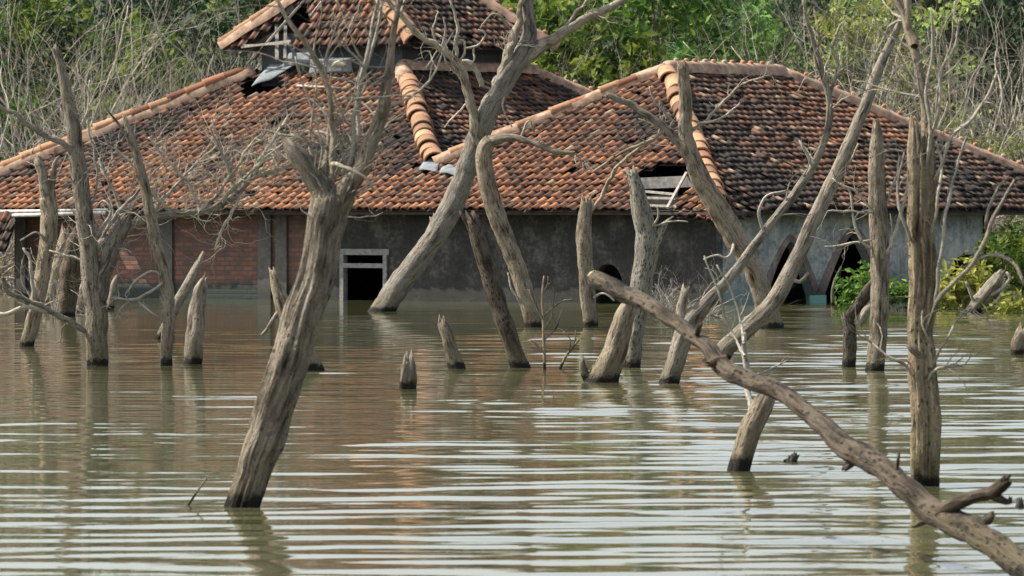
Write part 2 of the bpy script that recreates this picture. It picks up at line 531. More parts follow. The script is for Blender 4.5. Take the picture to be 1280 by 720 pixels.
TW, TE = .238, .245
DROOP = H(0, 0, EAVE)
def tile_slope(name, parent, O, A, T, poly, dark=0.0, holes=(), seed=0, fine=True, dark_at=None):
    """pantiles laid over the polygon (a along the eave, t up the slope)."""
    rng = random.Random(seed)
    Nn = A.cross(T).normalized()
    if Nn.z < 0: Nn = -Nn
    mb, ub = MB(), MB()
    a0, a1 = min(p[0] for p in poly), max(p[0] for p in poly)
    t1 = max(p[1] for p in poly)
    nx = 10 if fine else 4
    prof = []
    for i in range(nx + 1):
        s = i / nx
        e = math.sin(math.pi * min(1, max(0, (s - .14) / .54)))
        prof.append((s - .5, .056 * e ** .8 - .02))
    for ia in range(int((a1 - a0) / TW) + 2):
        ac = a0 + (ia + .5) * TW
        for it in range(int(t1 / TE) + 2):
            tc = (it + .5) * TE
            if not in_poly(ac, tc, poly): continue
            P = O + A * ac + T * tc
            px = to_px(P)
            if holes and any(in_poly(px[0], px[1], h) for h in holes): continue
            sag = .035 * noise.noise(P * .45) + .015 * noise.noise(P * 1.7) - .30 * math.exp(-((P - DROOP).length / 1.3) ** 2)
            q = P + Nn * (sag - .05)
            ua, ut = A * (TW * .5), T * (TE * .5)
            ub.add([q - ua - ut, q + ua - ut, q + ua + ut, q - ua + ut], [(0, 1, 2, 3)])
            if rng.random() < .006: continue
            slip = rng.gauss(0, .012) - (rng.uniform(.05, .14) if rng.random() < .015 else 0)
            rot = rng.gauss(0, .04) + (rng.gauss(0, .12) if rng.random() < .03 else 0)
            lift = abs(rng.gauss(0, .014))
            rl = rng.gauss(0, .02)
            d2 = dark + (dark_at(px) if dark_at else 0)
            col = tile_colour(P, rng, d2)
            vs = []
            for (dt, hh) in ((TE * .5 + .05, -.004), (0, .018), (-TE * .5, .044), (-TE * .5 + .003, .008)):
                for (s, h) in prof:
                    x = s * TW * 1.06
                    xx = x - rot * dt
                    vs.append(P + A * xx + T * (dt + slip + rot * x) + Nn * (h + hh + sag + lift + rl * s * 2 + .005))
            w = nx + 1
            fs = []
            for r in range(3):
                for i in range(nx):
                    fs.append((r * w + i, (r + 1) * w + i, (r + 1) * w + i + 1, r * w + i + 1))
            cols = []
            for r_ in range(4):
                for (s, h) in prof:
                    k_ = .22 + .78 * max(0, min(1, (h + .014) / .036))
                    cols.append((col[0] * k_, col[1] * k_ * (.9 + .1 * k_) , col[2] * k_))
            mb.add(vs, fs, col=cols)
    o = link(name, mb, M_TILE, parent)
    link('light_seal_sheet', ub, M_DARKWOOD, o, smooth=False)  # dark sheet added below the tiles so no light leaks inside
    return o

def hip_caps(parent, *a, **k):
    rows = []
    barrel_row(rows, *a, **k)
    for m in rows: link('hip_cap', m, M_CAP, parent)

def barrel_row(mb, P0, P1, r=.19, step=.34, rng=None, light=0.0, up=HZ, gap=()):
    """overlapping half-round caps from the foot P0 up to P1."""
    d = (P1 - P0)
    n = max(1, int(d.length / step))
    d.normalize()
    side = d.cross(up).normalized()
    nn = side.cross(d).normalized()
    for k in range(n):
        if k in gap: continue
        c = P0 + d * (k * step)
        jit = side * rng.gauss(0, .022) + nn * rng.gauss(0, .016)
        base = (.42, .24, .135) if rng.random() < .6 + light else (.27, .12, .065)
        kk = rng.uniform(.5, 1.15)
        col = tuple(x * kk for x in base)
        vs, m = [], 12
        for (t, rr) in ((-.03, r - .022), (-.03, r * 1.06), (.02, r * 1.05), (.04, r), (step + .05, r * .9)):
            for i in range(m + 1):
                a = math.pi * (i / m) * 1.1 - .157
                vs.append(c + jit + d * t + side * (math.cos(a) * rr) + nn * (math.sin(a) * rr * .92 - .02))
        w = m + 1
        fs = [(q * w + i, (q + 1) * w + i, (q + 1) * w + i + 1, q * w + i + 1) for q in range(4) for i in range(m)]
        if isinstance(mb, list):
            one = MB(); one.add(vs, fs, col=col); mb.append(one)
        else: mb.add(vs, fs, col=col)

def mortar_row(mb, P0, P1, wdt=.17, hgt=.17, rng=None):
    d = P1 - P0
    n = max(2, int(d.length / .22))
    dn = d.normalized()
    side = dn.cross(HZ).normalized()
    nn = side.cross(dn).normalized()
    prof = [(-1, -.5), (-.9, .45), (-.5, .85), (0, 1), (.5, .85), (.9, .45), (1, -.5)]
    vs = []
    for k in range(n + 1):
        c = P0 + d * (k / n)
        for (x, y) in prof:
            q = c + side * (x * wdt) + nn * (y * hgt)
            vs.append(q + nn * (.03 * noise.noise(q * 3.0)) + side * (.02 * noise.noise(q * 2.3 + Vector((5, 1, 0)))))
    w = len(prof)
    fs = [(k * w + i, k * w + i + 1, (k + 1) * w + i + 1, (k + 1) * w + i) for k in range(n) for i in range(w - 1)]
    fs += [tuple(range(w))[::-1], tuple(n * w + i for i in range(w))]
    mb.add(vs, fs)

def nub_row(mb, P0, P1, rng, step=.36, r=.05, length=.09, h=.14):
    d = P1 - P0
    dn = d.normalized()
    side = dn.cross(HZ).normalized()
    nn = side.cross(dn).normalized()
    for k in range(1, int(d.length / step)):
        c = P0 + dn * (k * step + rng.gauss(0, .03)) + nn * h
        kk = rng.uniform(.7, 1.2)
        col = (.46 * kk, .22 * kk, .13 * kk) if rng.random() < .7 else (.42 * kk, .34 * kk, .27 * kk)
        vs, m = [], 8
        for (t, rr) in ((-length / 2, r * .6), (-length / 2 + .02, r), (length / 2, r * 1.05), (length / 2 + .02, r * .5)):
            for i in range(m):
                a = 2 * math.pi * i / m
                vs.append(c + dn * t + side * (math.cos(a) * rr * 1.1) + nn * (math.sin(a) * rr))
        fs = [(q * m + i, q * m + (i + 1) % m, (q + 1) * m + (i + 1) % m, (q + 1) * m + i) for q in range(3) for i in range(m)]
        fs += [tuple(range(m))[::-1], tuple(3 * m + i for i in range(m))]
        one = MB(); one.add(vs, fs, col=col); mb.append(one)

CS = 1 / math.sqrt(1 + TP * TP)
SN = TP * CS
def slope_dirs(inward, tp):
    c = 1 / math.sqrt(1 + tp * tp)
    return inward * c + HZ * (tp * c), c

# wing (right) and main (left) roofs, foot rectangles in house coordinates
WL, WM = 10.75, 15.2                               # wing: along the front, into the depth
wr = WL / 2 * TP                                   # ridge rise
MR, MW, MD = -7.28, 7.95, 7.75                     # main: right foot, half width, front run
mr_ = TP * MD
ML = MR - 2 * MW
MDEP = 2 * MD + .6
FCUT = .72                                         # where the lower roof of the main house stops
tsl = lambda run: run / CS

front_T, _ = slope_dirs(HV, TP)
front_n = Vector(HU.cross(front_T)).normalized()
O0 = H(0, 0, EAVE)
# --- front slope: both hip ends lie in one plane
mk = FCUT * MD
xk = (MR - MW)
jx = (MR * 1.0)
main_front = [(ML, 0), (MR, 0), (MR - MW * FCUT, mk / CS), (ML + MW * FCUT, mk / CS)]
wing_front = [(-WL, 0), (0, 0), (-WL / 2, WL / 2 / CS)]
H_EAVE = [(793, 219), (826, 205), (868, 207), (872, 228), (848, 246), (836, 270), (790, 270)]
H_TOP = [(300, 104), (350, 92), (352, 112), (306, 124)]
H_GAP = [(92, 236), (112, 236), (112, 262), (92, 262)]
# union outline: the valley point where the two hips cross
den = MD / MW + 1.0
vx = (MR - 0)                                      # main hip: v = (MR-u)*MD/MW ; wing hip: v = u+WL
uu = (MR * MD / MW - WL) / den
vv = uu + WL
front_poly = [(ML, 0), (0, 0), (-WL / 2, WL / 2 / CS), (uu, vv / CS), (MR - MW * FCUT, mk / CS), (ML + MW * FCUT, mk / CS)]
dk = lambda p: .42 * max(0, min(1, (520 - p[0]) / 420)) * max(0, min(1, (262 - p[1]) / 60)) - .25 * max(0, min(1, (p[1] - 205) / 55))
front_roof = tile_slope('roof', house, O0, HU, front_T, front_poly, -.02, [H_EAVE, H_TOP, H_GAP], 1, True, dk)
# --- wing: right, left, back
Tr, cr = slope_dirs(-HU, TP)
wing_right = tile_slope('roof', house, O0, HV, Tr, [(0, 0), (WM, 0), (WM - WL / 2, WL / 2 / CS), (WL / 2, WL / 2 / CS)], .5, (), 2)  # tile tints lowered to paint in the shade of this slope
wing_right['label'] = 'weathered right hand slope of the lower roof, darkened with painted shade'
Tl, _ = slope_dirs(HU, TP)
wing_left = tile_slope('roof', house, H(-WL, 0, EAVE), HV, Tl, [(4, 0), (WM, 0), (WM - WL / 2, WL / 2 / CS), (WL / 2, WL / 2 / CS)], .3, (), 3, False)
Tb, _ = slope_dirs(-HV, TP)
tile_slope('roof', house, H(0, WM, EAVE), -HU, Tb, [(0, 0), (WL, 0), (WL / 2, WL / 2 / CS)], .3, (), 4, False)
# --- main lower tier: right, left, back
tpm = mr_ / MW
Tmr, cm = slope_dirs(-HU, tpm)
zc = EAVE + mr_ * FCUT
main_right = tile_slope('roof', house, H(MR, 0, EAVE), HV, Tmr, [(1.5, 1.5 * MW / MD / cm), (MDEP - 1, 1 * MW / MD / cm), (MDEP - MD * FCUT, MW * FCUT / cm), (MD * FCUT, MW * FCUT / cm)], .62, (), 5)  # darkest tints: shade of the right-facing side put into tile colour
Tml, _ = slope_dirs(HU, tpm)
tile_slope('roof', house, H(ML, 0, EAVE), HV, Tml, [(0, 0), (MDEP, 0), (MDEP - MD * FCUT, MW * FCUT / cm), (MD * FCUT, MW * FCUT / cm)], .3, (), 6, False)
tile_slope('roof', house, H(MR, MDEP, EAVE), -HU, Tb, [(0, 0), (2 * MW, 0), (2 * MW - MW * FCUT, mk / CS), (MW * FCUT, mk / CS)], .3, (), 7, False)

# --- upper tier
UR, ULf = MR - MW * FCUT + .62, ML + MW * FCUT - .72
UV0, UV1 = MD * FCUT - .35, MDEP - MD * FCUT + .1
UZ = 2 + (262 - 57) / F_PX * (HC.y + 12.2)
UW = (UR - ULf) / 2
UD = UW * .52
urise = UW * .72
tpf, tps = urise / UD, urise / UW
Tuf, cuf = slope_dirs(HV, tpf)
Tus, cus = slope_dirs(-HU, tps)
Tul, _ = slope_dirs(HU, tps)
Tub, _ = slope_dirs(-HV, tpf)
H_UP = [(296, 64), (334, 34), (366, 10), (392, 6), (388, 26), (372, 34), (364, 50), (366, 66), (300, 80)]
upper_front = tile_slope('upper_roof', house, H(0, UV0, UZ), HU, Tuf, [(ULf, 0), (UR, 0), ((ULf + UR) / 2, UD / cuf)], .12, [H_UP], 8)
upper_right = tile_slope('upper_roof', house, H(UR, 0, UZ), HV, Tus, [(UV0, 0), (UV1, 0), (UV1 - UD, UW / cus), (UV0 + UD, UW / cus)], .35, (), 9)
tile_slope('upper_roof', house, H(ULf, 0, UZ), HV, Tul, [(UV0, 0), (UV1, 0), (UV1 - UD, UW / cus), (UV0 + UD, UW / cus)], .3, (), 10, False)
tile_slope('upper_roof', house, H(0, UV1, UZ), -HU, Tub, [(-UR, 0), (-ULf, 0), (-(ULf + UR) / 2, UD / cuf)], .3, (), 11, False)

# --- hips and ridges
rg = random.Random(5)
w_ap, w_rb = H(-WL / 2, WL / 2, EAVE + wr), H(-WL / 2, WM - WL / 2, EAVE + wr)
w_fc, w_br, w_fl = H(0, 0, EAVE), H(0, WM, EAVE), H(-WL, 0, EAVE)
up2 = Vector((0, 0, .05))
hip_caps(wing_right, w_fc + up2 - HZ * .2, w_ap + up2 * 1.6, .225, .40, rg, .25)
mo = MB()
mj = H(uu, vv, EAVE + vv * TP)
mortar_row(mo, mj + up2, w_ap + up2, .17, .15, rg)
mortar_row(mo, w_ap + up2, w_rb + up2, .17, .18, rg)
mortar_row(mo, w_br + up2, w_rb + up2, .17, .15, rg)
link('ridge_mortar', mo, M_MORTAR, wing_right)
nb = []
barrel_row(nb, mj + up2 * 2.4, w_ap + up2 * 2.4, .13, .40, rg, .1)
nub_row(nb, w_ap + up2, w_rb + up2, rng=rg, step=.36, h=.19)
nub_row(nb, w_br + up2, w_rb + up2, rng=rg, step=.38, h=.17)
for m in nb: link('ridge_tile', m, M_CAP, wing_right)

m_fr, m_fl = H(MR, 0, EAVE), H(ML, 0, EAVE)
m_tr, m_tl = H(MR - MW * FCUT, mk, zc), H(ML + MW * FCUT, mk, zc)
m_br, m_tbr = H(MR, MDEP, EAVE), H(MR - MW * FCUT, MDEP - mk, zc)
p_lo = mj + (m_tr - m_fr).normalized() * .1
p_hi = m_tr + (m_fr - m_tr).normalized() * .75
hip_caps(front_roof, p_lo + up2 * 1.5, p_hi + up2 * 1.5, .24, .38, rg, .4)
mo = MB()
mortar_row(mo, p_hi, m_tr + up2, .2, .2, rg)
mortar_row(mo, m_fl + up2, m_tl + up2, .2, .17, rg)
mortar_row(mo, m_br + up2, m_tbr + up2, .18, .15, rg)
mortar_row(mo, m_tr + up2 * 2, m_tbr + up2 * 2, .22, .16, rg)
link('hip_mortar', mo, M_MORTAR, front_roof)
nb = []
barrel_row(nb, m_fl + up2 * 3.6, m_tl + up2 * 3.6, .15, .46, rg, .15)
nub_row(nb, m_br + up2, m_tbr + up2, rng=rg, step=.4, h=.165)
for m in nb: link('ridge_tile', m, M_CAP, front_roof)

u_fr, u_fl, u_br = H(UR, UV0, UZ), H(ULf, UV0, UZ), H(UR, UV1, UZ)
u_af, u_ab = H((ULf + UR) / 2, UV0 + UD, UZ + urise), H((ULf + UR) / 2, UV1 - UD, UZ + urise)
hip_caps(upper_front, u_fr + up2, u_af + up2, .26, .42, rg, .4)
mo = MB()
mortar_row(mo, u_fl + up2, u_af + up2, .2, .17, rg)
mortar_row(mo, u_br + up2, u_ab + up2, .18, .15, rg)
mortar_row(mo, u_af + up2, u_ab + up2, .18, .17, rg)
link('hip_mortar', mo, M_MORTAR, upper_front)
nb = []
barrel_row(nb, u_fl + up2 * 3.4, u_af + up2 * 3.4, .15, .46, rg, .15)
nub_row(nb, u_br + up2, u_ab + up2, rng=rg, step=.45, h=.165)
for m in nb: link('ridge_tile', m, M_CAP, upper_front)

# --- clerestory between the tiers (boards)
def plain_wall(mb, p0, p1, z0, z1, thick, n):
    d = p1 - p0
    Lw = d.length
    mb_v = [(p0, 0), (p1, Lw)]
    vs, wl = [], []
    for off in (0, thick):
        for (p, a) in mb_v:
            for z in (z0, z1):
                vs.append(Vector((p.x, p.y, z)) - n * off)
                wl.append((a + off, z, 0))
    fs = [(0, 2, 3, 1), (4, 5, 7, 6), (1, 3, 7, 5), (0, 4, 6, 2), (0, 1, 5, 4), (2, 6, 7, 3)]
    mb.add(vs, fs, wall=wl)
cb = MB()
ci = .12
cu0, cu1, cv0, cv1 = ML + MW * FCUT + ci, MR - MW * FCUT - ci, mk + ci, MDEP - mk - ci
plain_wall(cb, H(cu0, cv0, 0), H(cu1, cv0, 0), zc - .3, UZ + .35, .1, -HV)
plain_wall(cb, H(cu1, cv0 + .1, 0), H(cu1, cv1, 0), zc - .3, UZ + .35, .1, HU)
plain_wall(cb, H(cu0, cv0 + .1, 0), H(cu0, cv1, 0), zc - .3, UZ + .35, .1, -HU)
plain_wall(cb, H(cu0 + .1, cv1, 0), H(cu1 - .1, cv1, 0), zc - .3, UZ + .35, .1, HV)
link('clerestory_wall', cb, M_SLATE, house, smooth=False)

# --- walls
SET = .65
ZB = -1.25
def opening_wall(name, mat, p_of, a0, a1, ztop, openings, thick_dir, thick=.22, parent=house, zb=ZB):
    """wall from a0 to a1; openings = (left, right, height function of s in -1..1)."""
    cuts = {a0, a1}
    for (l, r, fn) in openings:
        for k in range(25): cuts.add(l + (r - l) * k / 24)
    xs_ = sorted(c for c in cuts if a0 - 1e-6 <= c <= a1 + 1e-6)
    mb = MB()
    for i in range(len(xs_) - 1):
        x0, x1 = xs_[i], xs_[i + 1]
        if x1 - x0 < 1e-5: continue
        m = (x0 + x1) / 2
        zl0 = zl1 = zb
        for (l, r, fn) in openings:
            if l < m < r:
                zl0, zl1 = fn((x0 - l) / (r - l) * 2 - 1), fn((x1 - l) / (r - l) * 2 - 1)
        vs, wl = [], []
        for off in (0, thick):
            for (x, z) in ((x0, zl0), (x1, zl1), (x1, ztop), (x0, ztop)):
                vs.append(p_of(x, z) + thick_dir * off)
                wl.append((x, z, 0))
        fs = [(0, 1, 2, 3), (7, 6, 5, 4)]
        if zl0 > zb or zl1 > zb: fs.append((0, 4, 5, 1))
        ends = [(0, 3, 7, 4)], [(1, 5, 6, 2)]
        if i == 0 or any(abs(x0 - r) < 1e-6 for (l, r, fn) in openings): fs += ends[0]
        if i == len(xs_) - 2 or any(abs(x1 - l) < 1e-6 for (l, r, fn) in openings): fs += ends[1]
        mb.add(vs, fs, wall=wl)
    return link(name, mb, mat, parent, smooth=False)

pf = lambda a, z: H(a, SET, z)
uA0, uA1, uB = wall_u(18, SET), wall_u(384, SET), -SET
d0, d1 = wall_u(427, SET), wall_u(484, SET)
zt = lambda py, px, v=SET: at(px, py, H(wall_u(px, v), v, 0).y).z
zdoor = zt(314, 455)
o0, o1 = wall_u(742, SET), wall_u(778, SET)
zarch = zt(330, 760)
WTOP = EAVE + .30
brick_wall = opening_wall('brick_wall', M_BRICK, pf, uA0, uA1, WTOP, [(wall_u(94, SET), wall_u(108, SET), lambda s: .75)], HV)
plaster_wall = opening_wall('plaster_wall', M_PL_DARK, pf, uA1 + .001, uB, WTOP,
                            [(d0, d1, lambda s: zdoor), (o0, o1, lambda s: zarch - .45 + .45 * math.sqrt(max(0, 1 - s * s)))], HV)
def pier(px0, px1, mat=M_PL_COL, v=SET - .06, top=WTOP):
    mb = MB()
    a, b_ = wall_u(px0, v), wall_u(px1, v)
    plain_wall(mb, H(a, v, 0), H(b_, v, 0), ZB, top, .055, -HV)
    o = link('wall_pier', mb, mat, house, smooth=False)
    return o
pier(20, 31); pier(199, 215); pier(322, 338); pier(344, 358)
# door frame standing in the water
def frame_bar(mb, a, b_, z0, z1, v0=SET - .05, v1=SET + .1):
    p = H(a, v0, z0)
    mb.box(p, HU * (b_ - a), HV * (v1 - v0), HZ * (z1 - z0))
fm = MB()
fw = .085
frame_bar(fm, d0 - .02, d0 + fw, ZB, zdoor - fw)
frame_bar(fm, d1 - fw, d1 + .02, ZB, zdoor - fw)
frame_bar(fm, d0 - .08, d1 + .08, zdoor - fw + .002, zdoor + .05)
ztr = zt(332, 455)
frame_bar(fm, d0 + fw + .002, d1 - fw - .002, ztr - .05, ztr + .05)
link('door_frame', fm, M_FRAME, house, smooth=False)

# side wall with arches
ps = lambda a, z: H(-SET, a, z)
vEnd = wall_v(1238, -SET)
zs = lambda px, py: at(px, py, H(-SET, wall_v(px, -SET), 0).y).z
def ogive(peak, spring, pw=1.5):
    return lambda s: spring + (peak - spring) * max(0.0, (1 - abs(s) ** pw))
arches = []
for (pl, pr, pk, py, sp_) in ((958, 1018, 988, 302, 372), (1028, 1106, 1067, 291, 376)):
    l, r = wall_v(pl, -SET), wall_v(pr, -SET)
    arches.append((l, r, ogive(zs(pk, py), zs(pk, sp_), 1.45)))
wl_, wr_ = wall_v(1188, -SET), wall_v(1233, -SET)
arches.append((wl_, wr_, lambda s: zs(1210, 318) - .35 + .35 * math.sqrt(max(0, 1 - s * s))))
side_wall = opening_wall('side_wall', M_PL_PALE, ps, SET + .001, vEnd, WTOP, arches, -HU)
side_wall['label'] = 'pale blue green stained wall with pointed arches'
for (l, r, fn) in arches[:2]:                       # bare brown rims round the arches
    mb = MB()
    n = 26
    vs, wl = [], []
    for i in range(n + 1):
        s = -1 + 2 * i / n
        a, z = l + (r - l) * (s + 1) / 2, fn(s)
        s_out = s * 1.22
        a2 = (l + r) / 2 + (r - l) / 2 * s_out
        z2 = z + .16
        for (aa, zz) in ((a, z), (a2, z2)):
            for off in (.012, -.02):
                vs.append(H(-SET + off, aa, zz)); wl.append((aa, zz, 0))
    fs = []
    for i in range(n):
        o = i * 4; p = o + 4
        fs += [(o, p, p + 2, o + 2), (o + 2, p + 2, p + 3, o + 3), (o + 1, p + 1, p, o)]
    mb.add(vs, fs, wall=wl)
    link('arch_rim', mb, M_RIM, side_wall, smooth=False)
mb = MB()
tl, tr = wall_v(1011, -SET), wall_v(1031, -SET)
plain_wall(mb, H(-SET + .04, tl, 0), H(-SET + .04, tr, 0), ZB, zs(1020, 369), .038, HU)
link('column_base', mb, M_TEAL, side_wall, smooth=False)
# hidden sides close the rooms
mb = MB()
plain_wall(mb, H(-SET - .22, vEnd - .2, 0), H(-WL + .3, vEnd - .2, 0), ZB, WTOP, .2, HV)
plain_wall(mb, H(uA0 + .001, SET + .23, 0), H(uA0 + .001, MDEP - SET, 0), ZB, WTOP, .2, -HU)
plain_wall(mb, H(uA0 + .21, MDEP - SET, 0), H(MR, MDEP - SET, 0), ZB, WTOP, .2, HV)
plain_wall(mb, H(-4.6, SET + .24, 0), H(-4.6, vEnd - .42, 0), ZB, WTOP, .15, HU)
link('back_wall', mb, M_PL_DARK, house, smooth=False)
# porch posts under the far end of the wing and of the main roof
for (u, v) in ((-.7, WM - .7), (-5, WM - .7), (-WL + .7, WM - .7)):
    mb = MB()
    mb.box(H(u, v, ZB), HU * .2, HV * .2, HZ * (EAVE + .25 - ZB))
    link('porch_post', mb, M_GREYWOOD, house, smooth=False)
mb = MB()
plain_wall(mb, H(-SET + .03, vEnd - .32, 0), H(-SET + .03, vEnd + .02, 0), ZB, WTOP - .02, .25, HU)
link('corner_post', mb, M_DARKWOOD, house, smooth=False)
for (u, v) in ((ML + .8, .8), (ML + .8, MDEP - .8)):
    mb = MB()
    mb.box(H(u, v, ZB), HU * .2, HV * .2, HZ * (EAVE + .25 - ZB))
    link('porch_post', mb, M_GREYWOOD, house, smooth=False)

# sagging strip of roof at the far left, below the eave
aT = (HV * .5 + HZ * .86).normalized()
l0 = wall_u(-30, -.1, 1.5)
aw = tile_slope('sagging_eave', house, H(0, -.62, 1.06), HU, aT, [(l0 - 1.5, 0), (wall_u(19, -.4, 1.4), 0), (wall_u(14, -.2, 1.9), 1.0), (l0 - 1.5, 1.0)], -.1, (), 12)

# beams and battens seen through the holes of the roof
def bar(mb, p, q, w, col=None, sides=4, taper=1.0):
    d = (q - p).normalized()
    s = d.cross(HZ)
    s = s.normalized() if s.length > .01 else Vector((1, 0, 0))
    n = s.cross(d).normalized()
    vs = []
    for (c, ww) in ((p, w), (q, w * taper)):
        for i in range(sides):
            a = 2 * math.pi * (i + .5) / sides
            vs.append(c + s * (math.cos(a) * ww) + n * (math.sin(a) * ww))
    fs = [(i, (i + 1) % sides, sides + (i + 1) % sides, sides + i) for i in range(sides)]
    fs += [tuple(range(sides))[::-1], tuple(sides + i for i in range(sides))]
    mb.add(vs, fs)

def fpl(px, py, off=0.0):                          # point of the front roof plane under a pixel
    return on_plane(px, py, O0 + front_n * off, front_n)
if front_n.z < 0: front_n = -front_n
mb = MB()
bar(mb, fpl(786, 230, -.2), fpl(884, 226, -.2), .17)
link('roof_beam', mb, M_GREYWOOD, front_roof, smooth=False)
for (y0, y1) in ((238, 243), (247, 248), (256, 258)):
    mb = MB()
    bar(mb, fpl(792, y0, -.05), fpl(846, y1, -.05), .035)
    link('batten', mb, M_PALEWOOD, front_roof, smooth=False)
mb = MB()
bar(mb, fpl(858, 216, .02), fpl(834, 260, .02), .035)
link('batten', mb, M_PALEWOOD, front_roof, smooth=False)
mb = MB()
bar(mb, H(ML + .4, .12, EAVE - .08), H(-.3, .12, EAVE - .08), .04)
link('eave_beam', mb, M_DARKWOOD, front_roof, smooth=False)
mb = MB()
bar(mb, H(-.12, .3, EAVE - .08), H(-.12, WM - .3, EAVE - .08), .06)
link('eave_beam', mb, M_DARKWOOD, wing_right, smooth=False)
u_n = Vector(HU.cross(Tuf)).normalized()
if u_n.z < 0: u_n = -u_n
def upl(px, py, off=0.0):
    return on_plane(px, py, H(0, UV0, UZ) + u_n * off, u_n)
for (a, b_, w, m) in (((286, 66), (372, 6), .10, M_GREYWOOD), ((300, 70), (366, 26), .06, M_DARKWOOD), ((318, 74), (352, 30), .05, M_DARKWOOD), ((346, 76), (346, 22), .06, M_GREYWOOD), ((356, 74), (357, 22), .05, M_SLATE)):
    mb = MB()
    bar(mb, upl(*a, -.1), upl(*b_, -.1), w)
    if m is M_SLATE: m = M_GREYWOOD
    link('rafter', mb, m, upper_front, smooth=False)
for (a, b_, w) in (((302, 59), (364, 51), .035), ((304, 57), (362, 54), .03), ((334, 53), (381, 0), .035), ((388, 20), (402, 2), .03)):
    mb = MB()
    bar(mb, upl(*a, .03), upl(*b_, .03), w)
    link('batten', mb, M_PALEWOOD, upper_front, smooth=False)

mb = MB()
mb.box(H(-3.9, .12, EAVE - .03), HU * 3.2, HV * (SET - .12), HZ * .02)  # unseen board added to keep sun through the hole off the wall
link('sun_block_board', mb, M_DARKWOOD, house, smooth=False)
# loose sheets and poles lying on the house
def sheet(corners, off, mat, label, cat, name='metal_sheet', plane=None, bend=.02):
    plane = plane or fpl
    ps_ = [plane(x, y, off + o) for (x, y, o) in corners]
    c = sum(ps_, Vector()) / 4
    mb = MB()
    nv = 6
    n = (ps_[1] - ps_[0]).cross(ps_[3] - ps_[0]).normalized()
    if n.z < 0: n = -n
    vs = []
    for s in (0, -.012):
        for i in range(nv + 1):
            for j in range(nv + 1):
                a, b_ = i / nv, j / nv
                p = (ps_[0] * (1 - a) + ps_[1] * a) * (1 - b_) + (ps_[3] * (1 - a) + ps_[2] * a) * b_
                vs.append(p + n * (s + bend * math.sin(a * 4.2 + b_ * 2.2) + bend * .6 * math.sin(b_ * 5)))
    w = nv + 1
    top = [(i * w + j, (i + 1) * w + j, (i + 1) * w + j + 1, i * w + j + 1) for i in range(nv) for j in range(nv)]
    fs = top + [tuple(x + w * w for x in f[::-1]) for f in top]
    k = w * w
    for i in range(nv):
        fs += [(i * w, i * w + k, (i + 1) * w + k, (i + 1) * w), (i * w + nv, (i + 1) * w + nv, (i + 1) * w + nv + k, i * w + nv + k),
               (i, i + 1, i + 1 + k, i + k), (nv * w + i, nv * w + i + k, nv * w + i + 1 + k, nv * w + i + 1)]
    mb.add(vs, fs)
    return tag(link(name, mb, mat, None, c), label, cat)
sheet([(523, 212, 0), (546, 214, 0), (550, 197, 0), (536, 196, 0)], .09, M_METAL, 'small grey metal sheet lying just below the end of the orange hip caps', 'metal sheet')
sheet([(549, 217, 0), (572, 219, .02), (578, 200, .1), (560, 206, .02)], .09, M_METAL, 'curled grey metal sheet beside the leaning trunk below the orange hip', 'metal sheet', bend=.05)
sheet([(314, 108, 0), (338, 99, 0), (382, 72, .05), (338, 80, .05)], .10, M_METAL, 'large bluish grey metal sheet over the hole under the upper roof', 'metal sheet')
sheet([(352, 84, .1), (388, 80, .1), (392, 64, .3), (362, 66, .3)], .12, M_METAL, 'dark bluish sheet pushed up against the boards above the largest metal sheet', 'metal sheet')
sheet([(386, 92, 0), (440, 90, 0), (440, 72, .3), (388, 74, .3)], .12, M_METAL, 'grey metal sheet tucked under the upper eave beside the curled yellow sheet', 'metal sheet')
sheet([(414, 84, .05), (428, 82, .1), (446, 71, .2), (430, 73, .2)], .2, M_CURL, 'curled yellowish sheet lying under the upper eave', 'sheet', 'curled_sheet', bend=.06)
def pole(p, q, w, mat, label, cat='pole', name='wooden_pole'):
    mb = MB()
    bar(mb, p, q, w, sides=8, taper=.85)
    return tag(link(name, mb, mat, None, (p + q) / 2), label, cat)
def ev(px, py, v):
    u = wall_u(px, v, 1.9)
    return at(px, py, H(u, v, 0).y)
pole(ev(-40, 265, -.06), ev(134, 262.5, -.06), .042, M_WHITEPOLE, 'upper of the two white poles hanging along the left eave')
pole(ev(-40, 271, -.08), ev(132, 266, -.08), .048, M_WHITEPOLE, 'lower of the two white poles hanging along the left eave')
pole(fpl(371, 107, .1), fpl(426, 110, .1), .03, M_PALEWOOD, 'short pale lath lying on the roof below the curled yellow sheet', 'lath', 'wooden_lath')
# ------------------------------------------------------------------ wood
def smooth_line(pts, step):
    """Catmull-Rom through (position, radius) resampled at about step metres."""
    P = [np.array([*p, r]) for p, r in pts]
    P = [2 * P[0] - P[1]] + P + [2 * P[-1] - P[-2]]
    out = []
    for i in range(1, len(P) - 2):
        a, b, c, d = P[i - 1], P[i], P[i + 1], P[i + 2]
        n = max(1, int(np.linalg.norm((c - b)[:3]) / step))
        for k in range(n):
            t = k / n
            q = .5 * (2 * b + (c - a) * t + (2 * a - 5 * b + 4 * c - d) * t * t + (3 * b - a - 3 * c + d) * t ** 3)
            q[3] = b[3] + (c[3] - b[3]) * t
            out.append(q)
    out.append(P[-2])
    return [(Vector(q[:3]), max(float(q[3]), .0015)) for q in out]

def kink(line, rng, k=.6, rv=.25, c0=.007):
    o = Vector((rng.uniform(0, 90), rng.uniform(0, 90), rng.uniform(0, 90)))
    out = []
    for i, (p, r) in enumerate(line):
        a = (k * r + c0) * (0 if i == 0 else 1)
        q = p * 5.5
        out.append((p + a * Vector((noise.noise(q + o), noise.noise(q - o), noise.noise(q + o * 2))) * 1.6, r * (1 + rv * noise.noise(p * 9 + o))))
    return out

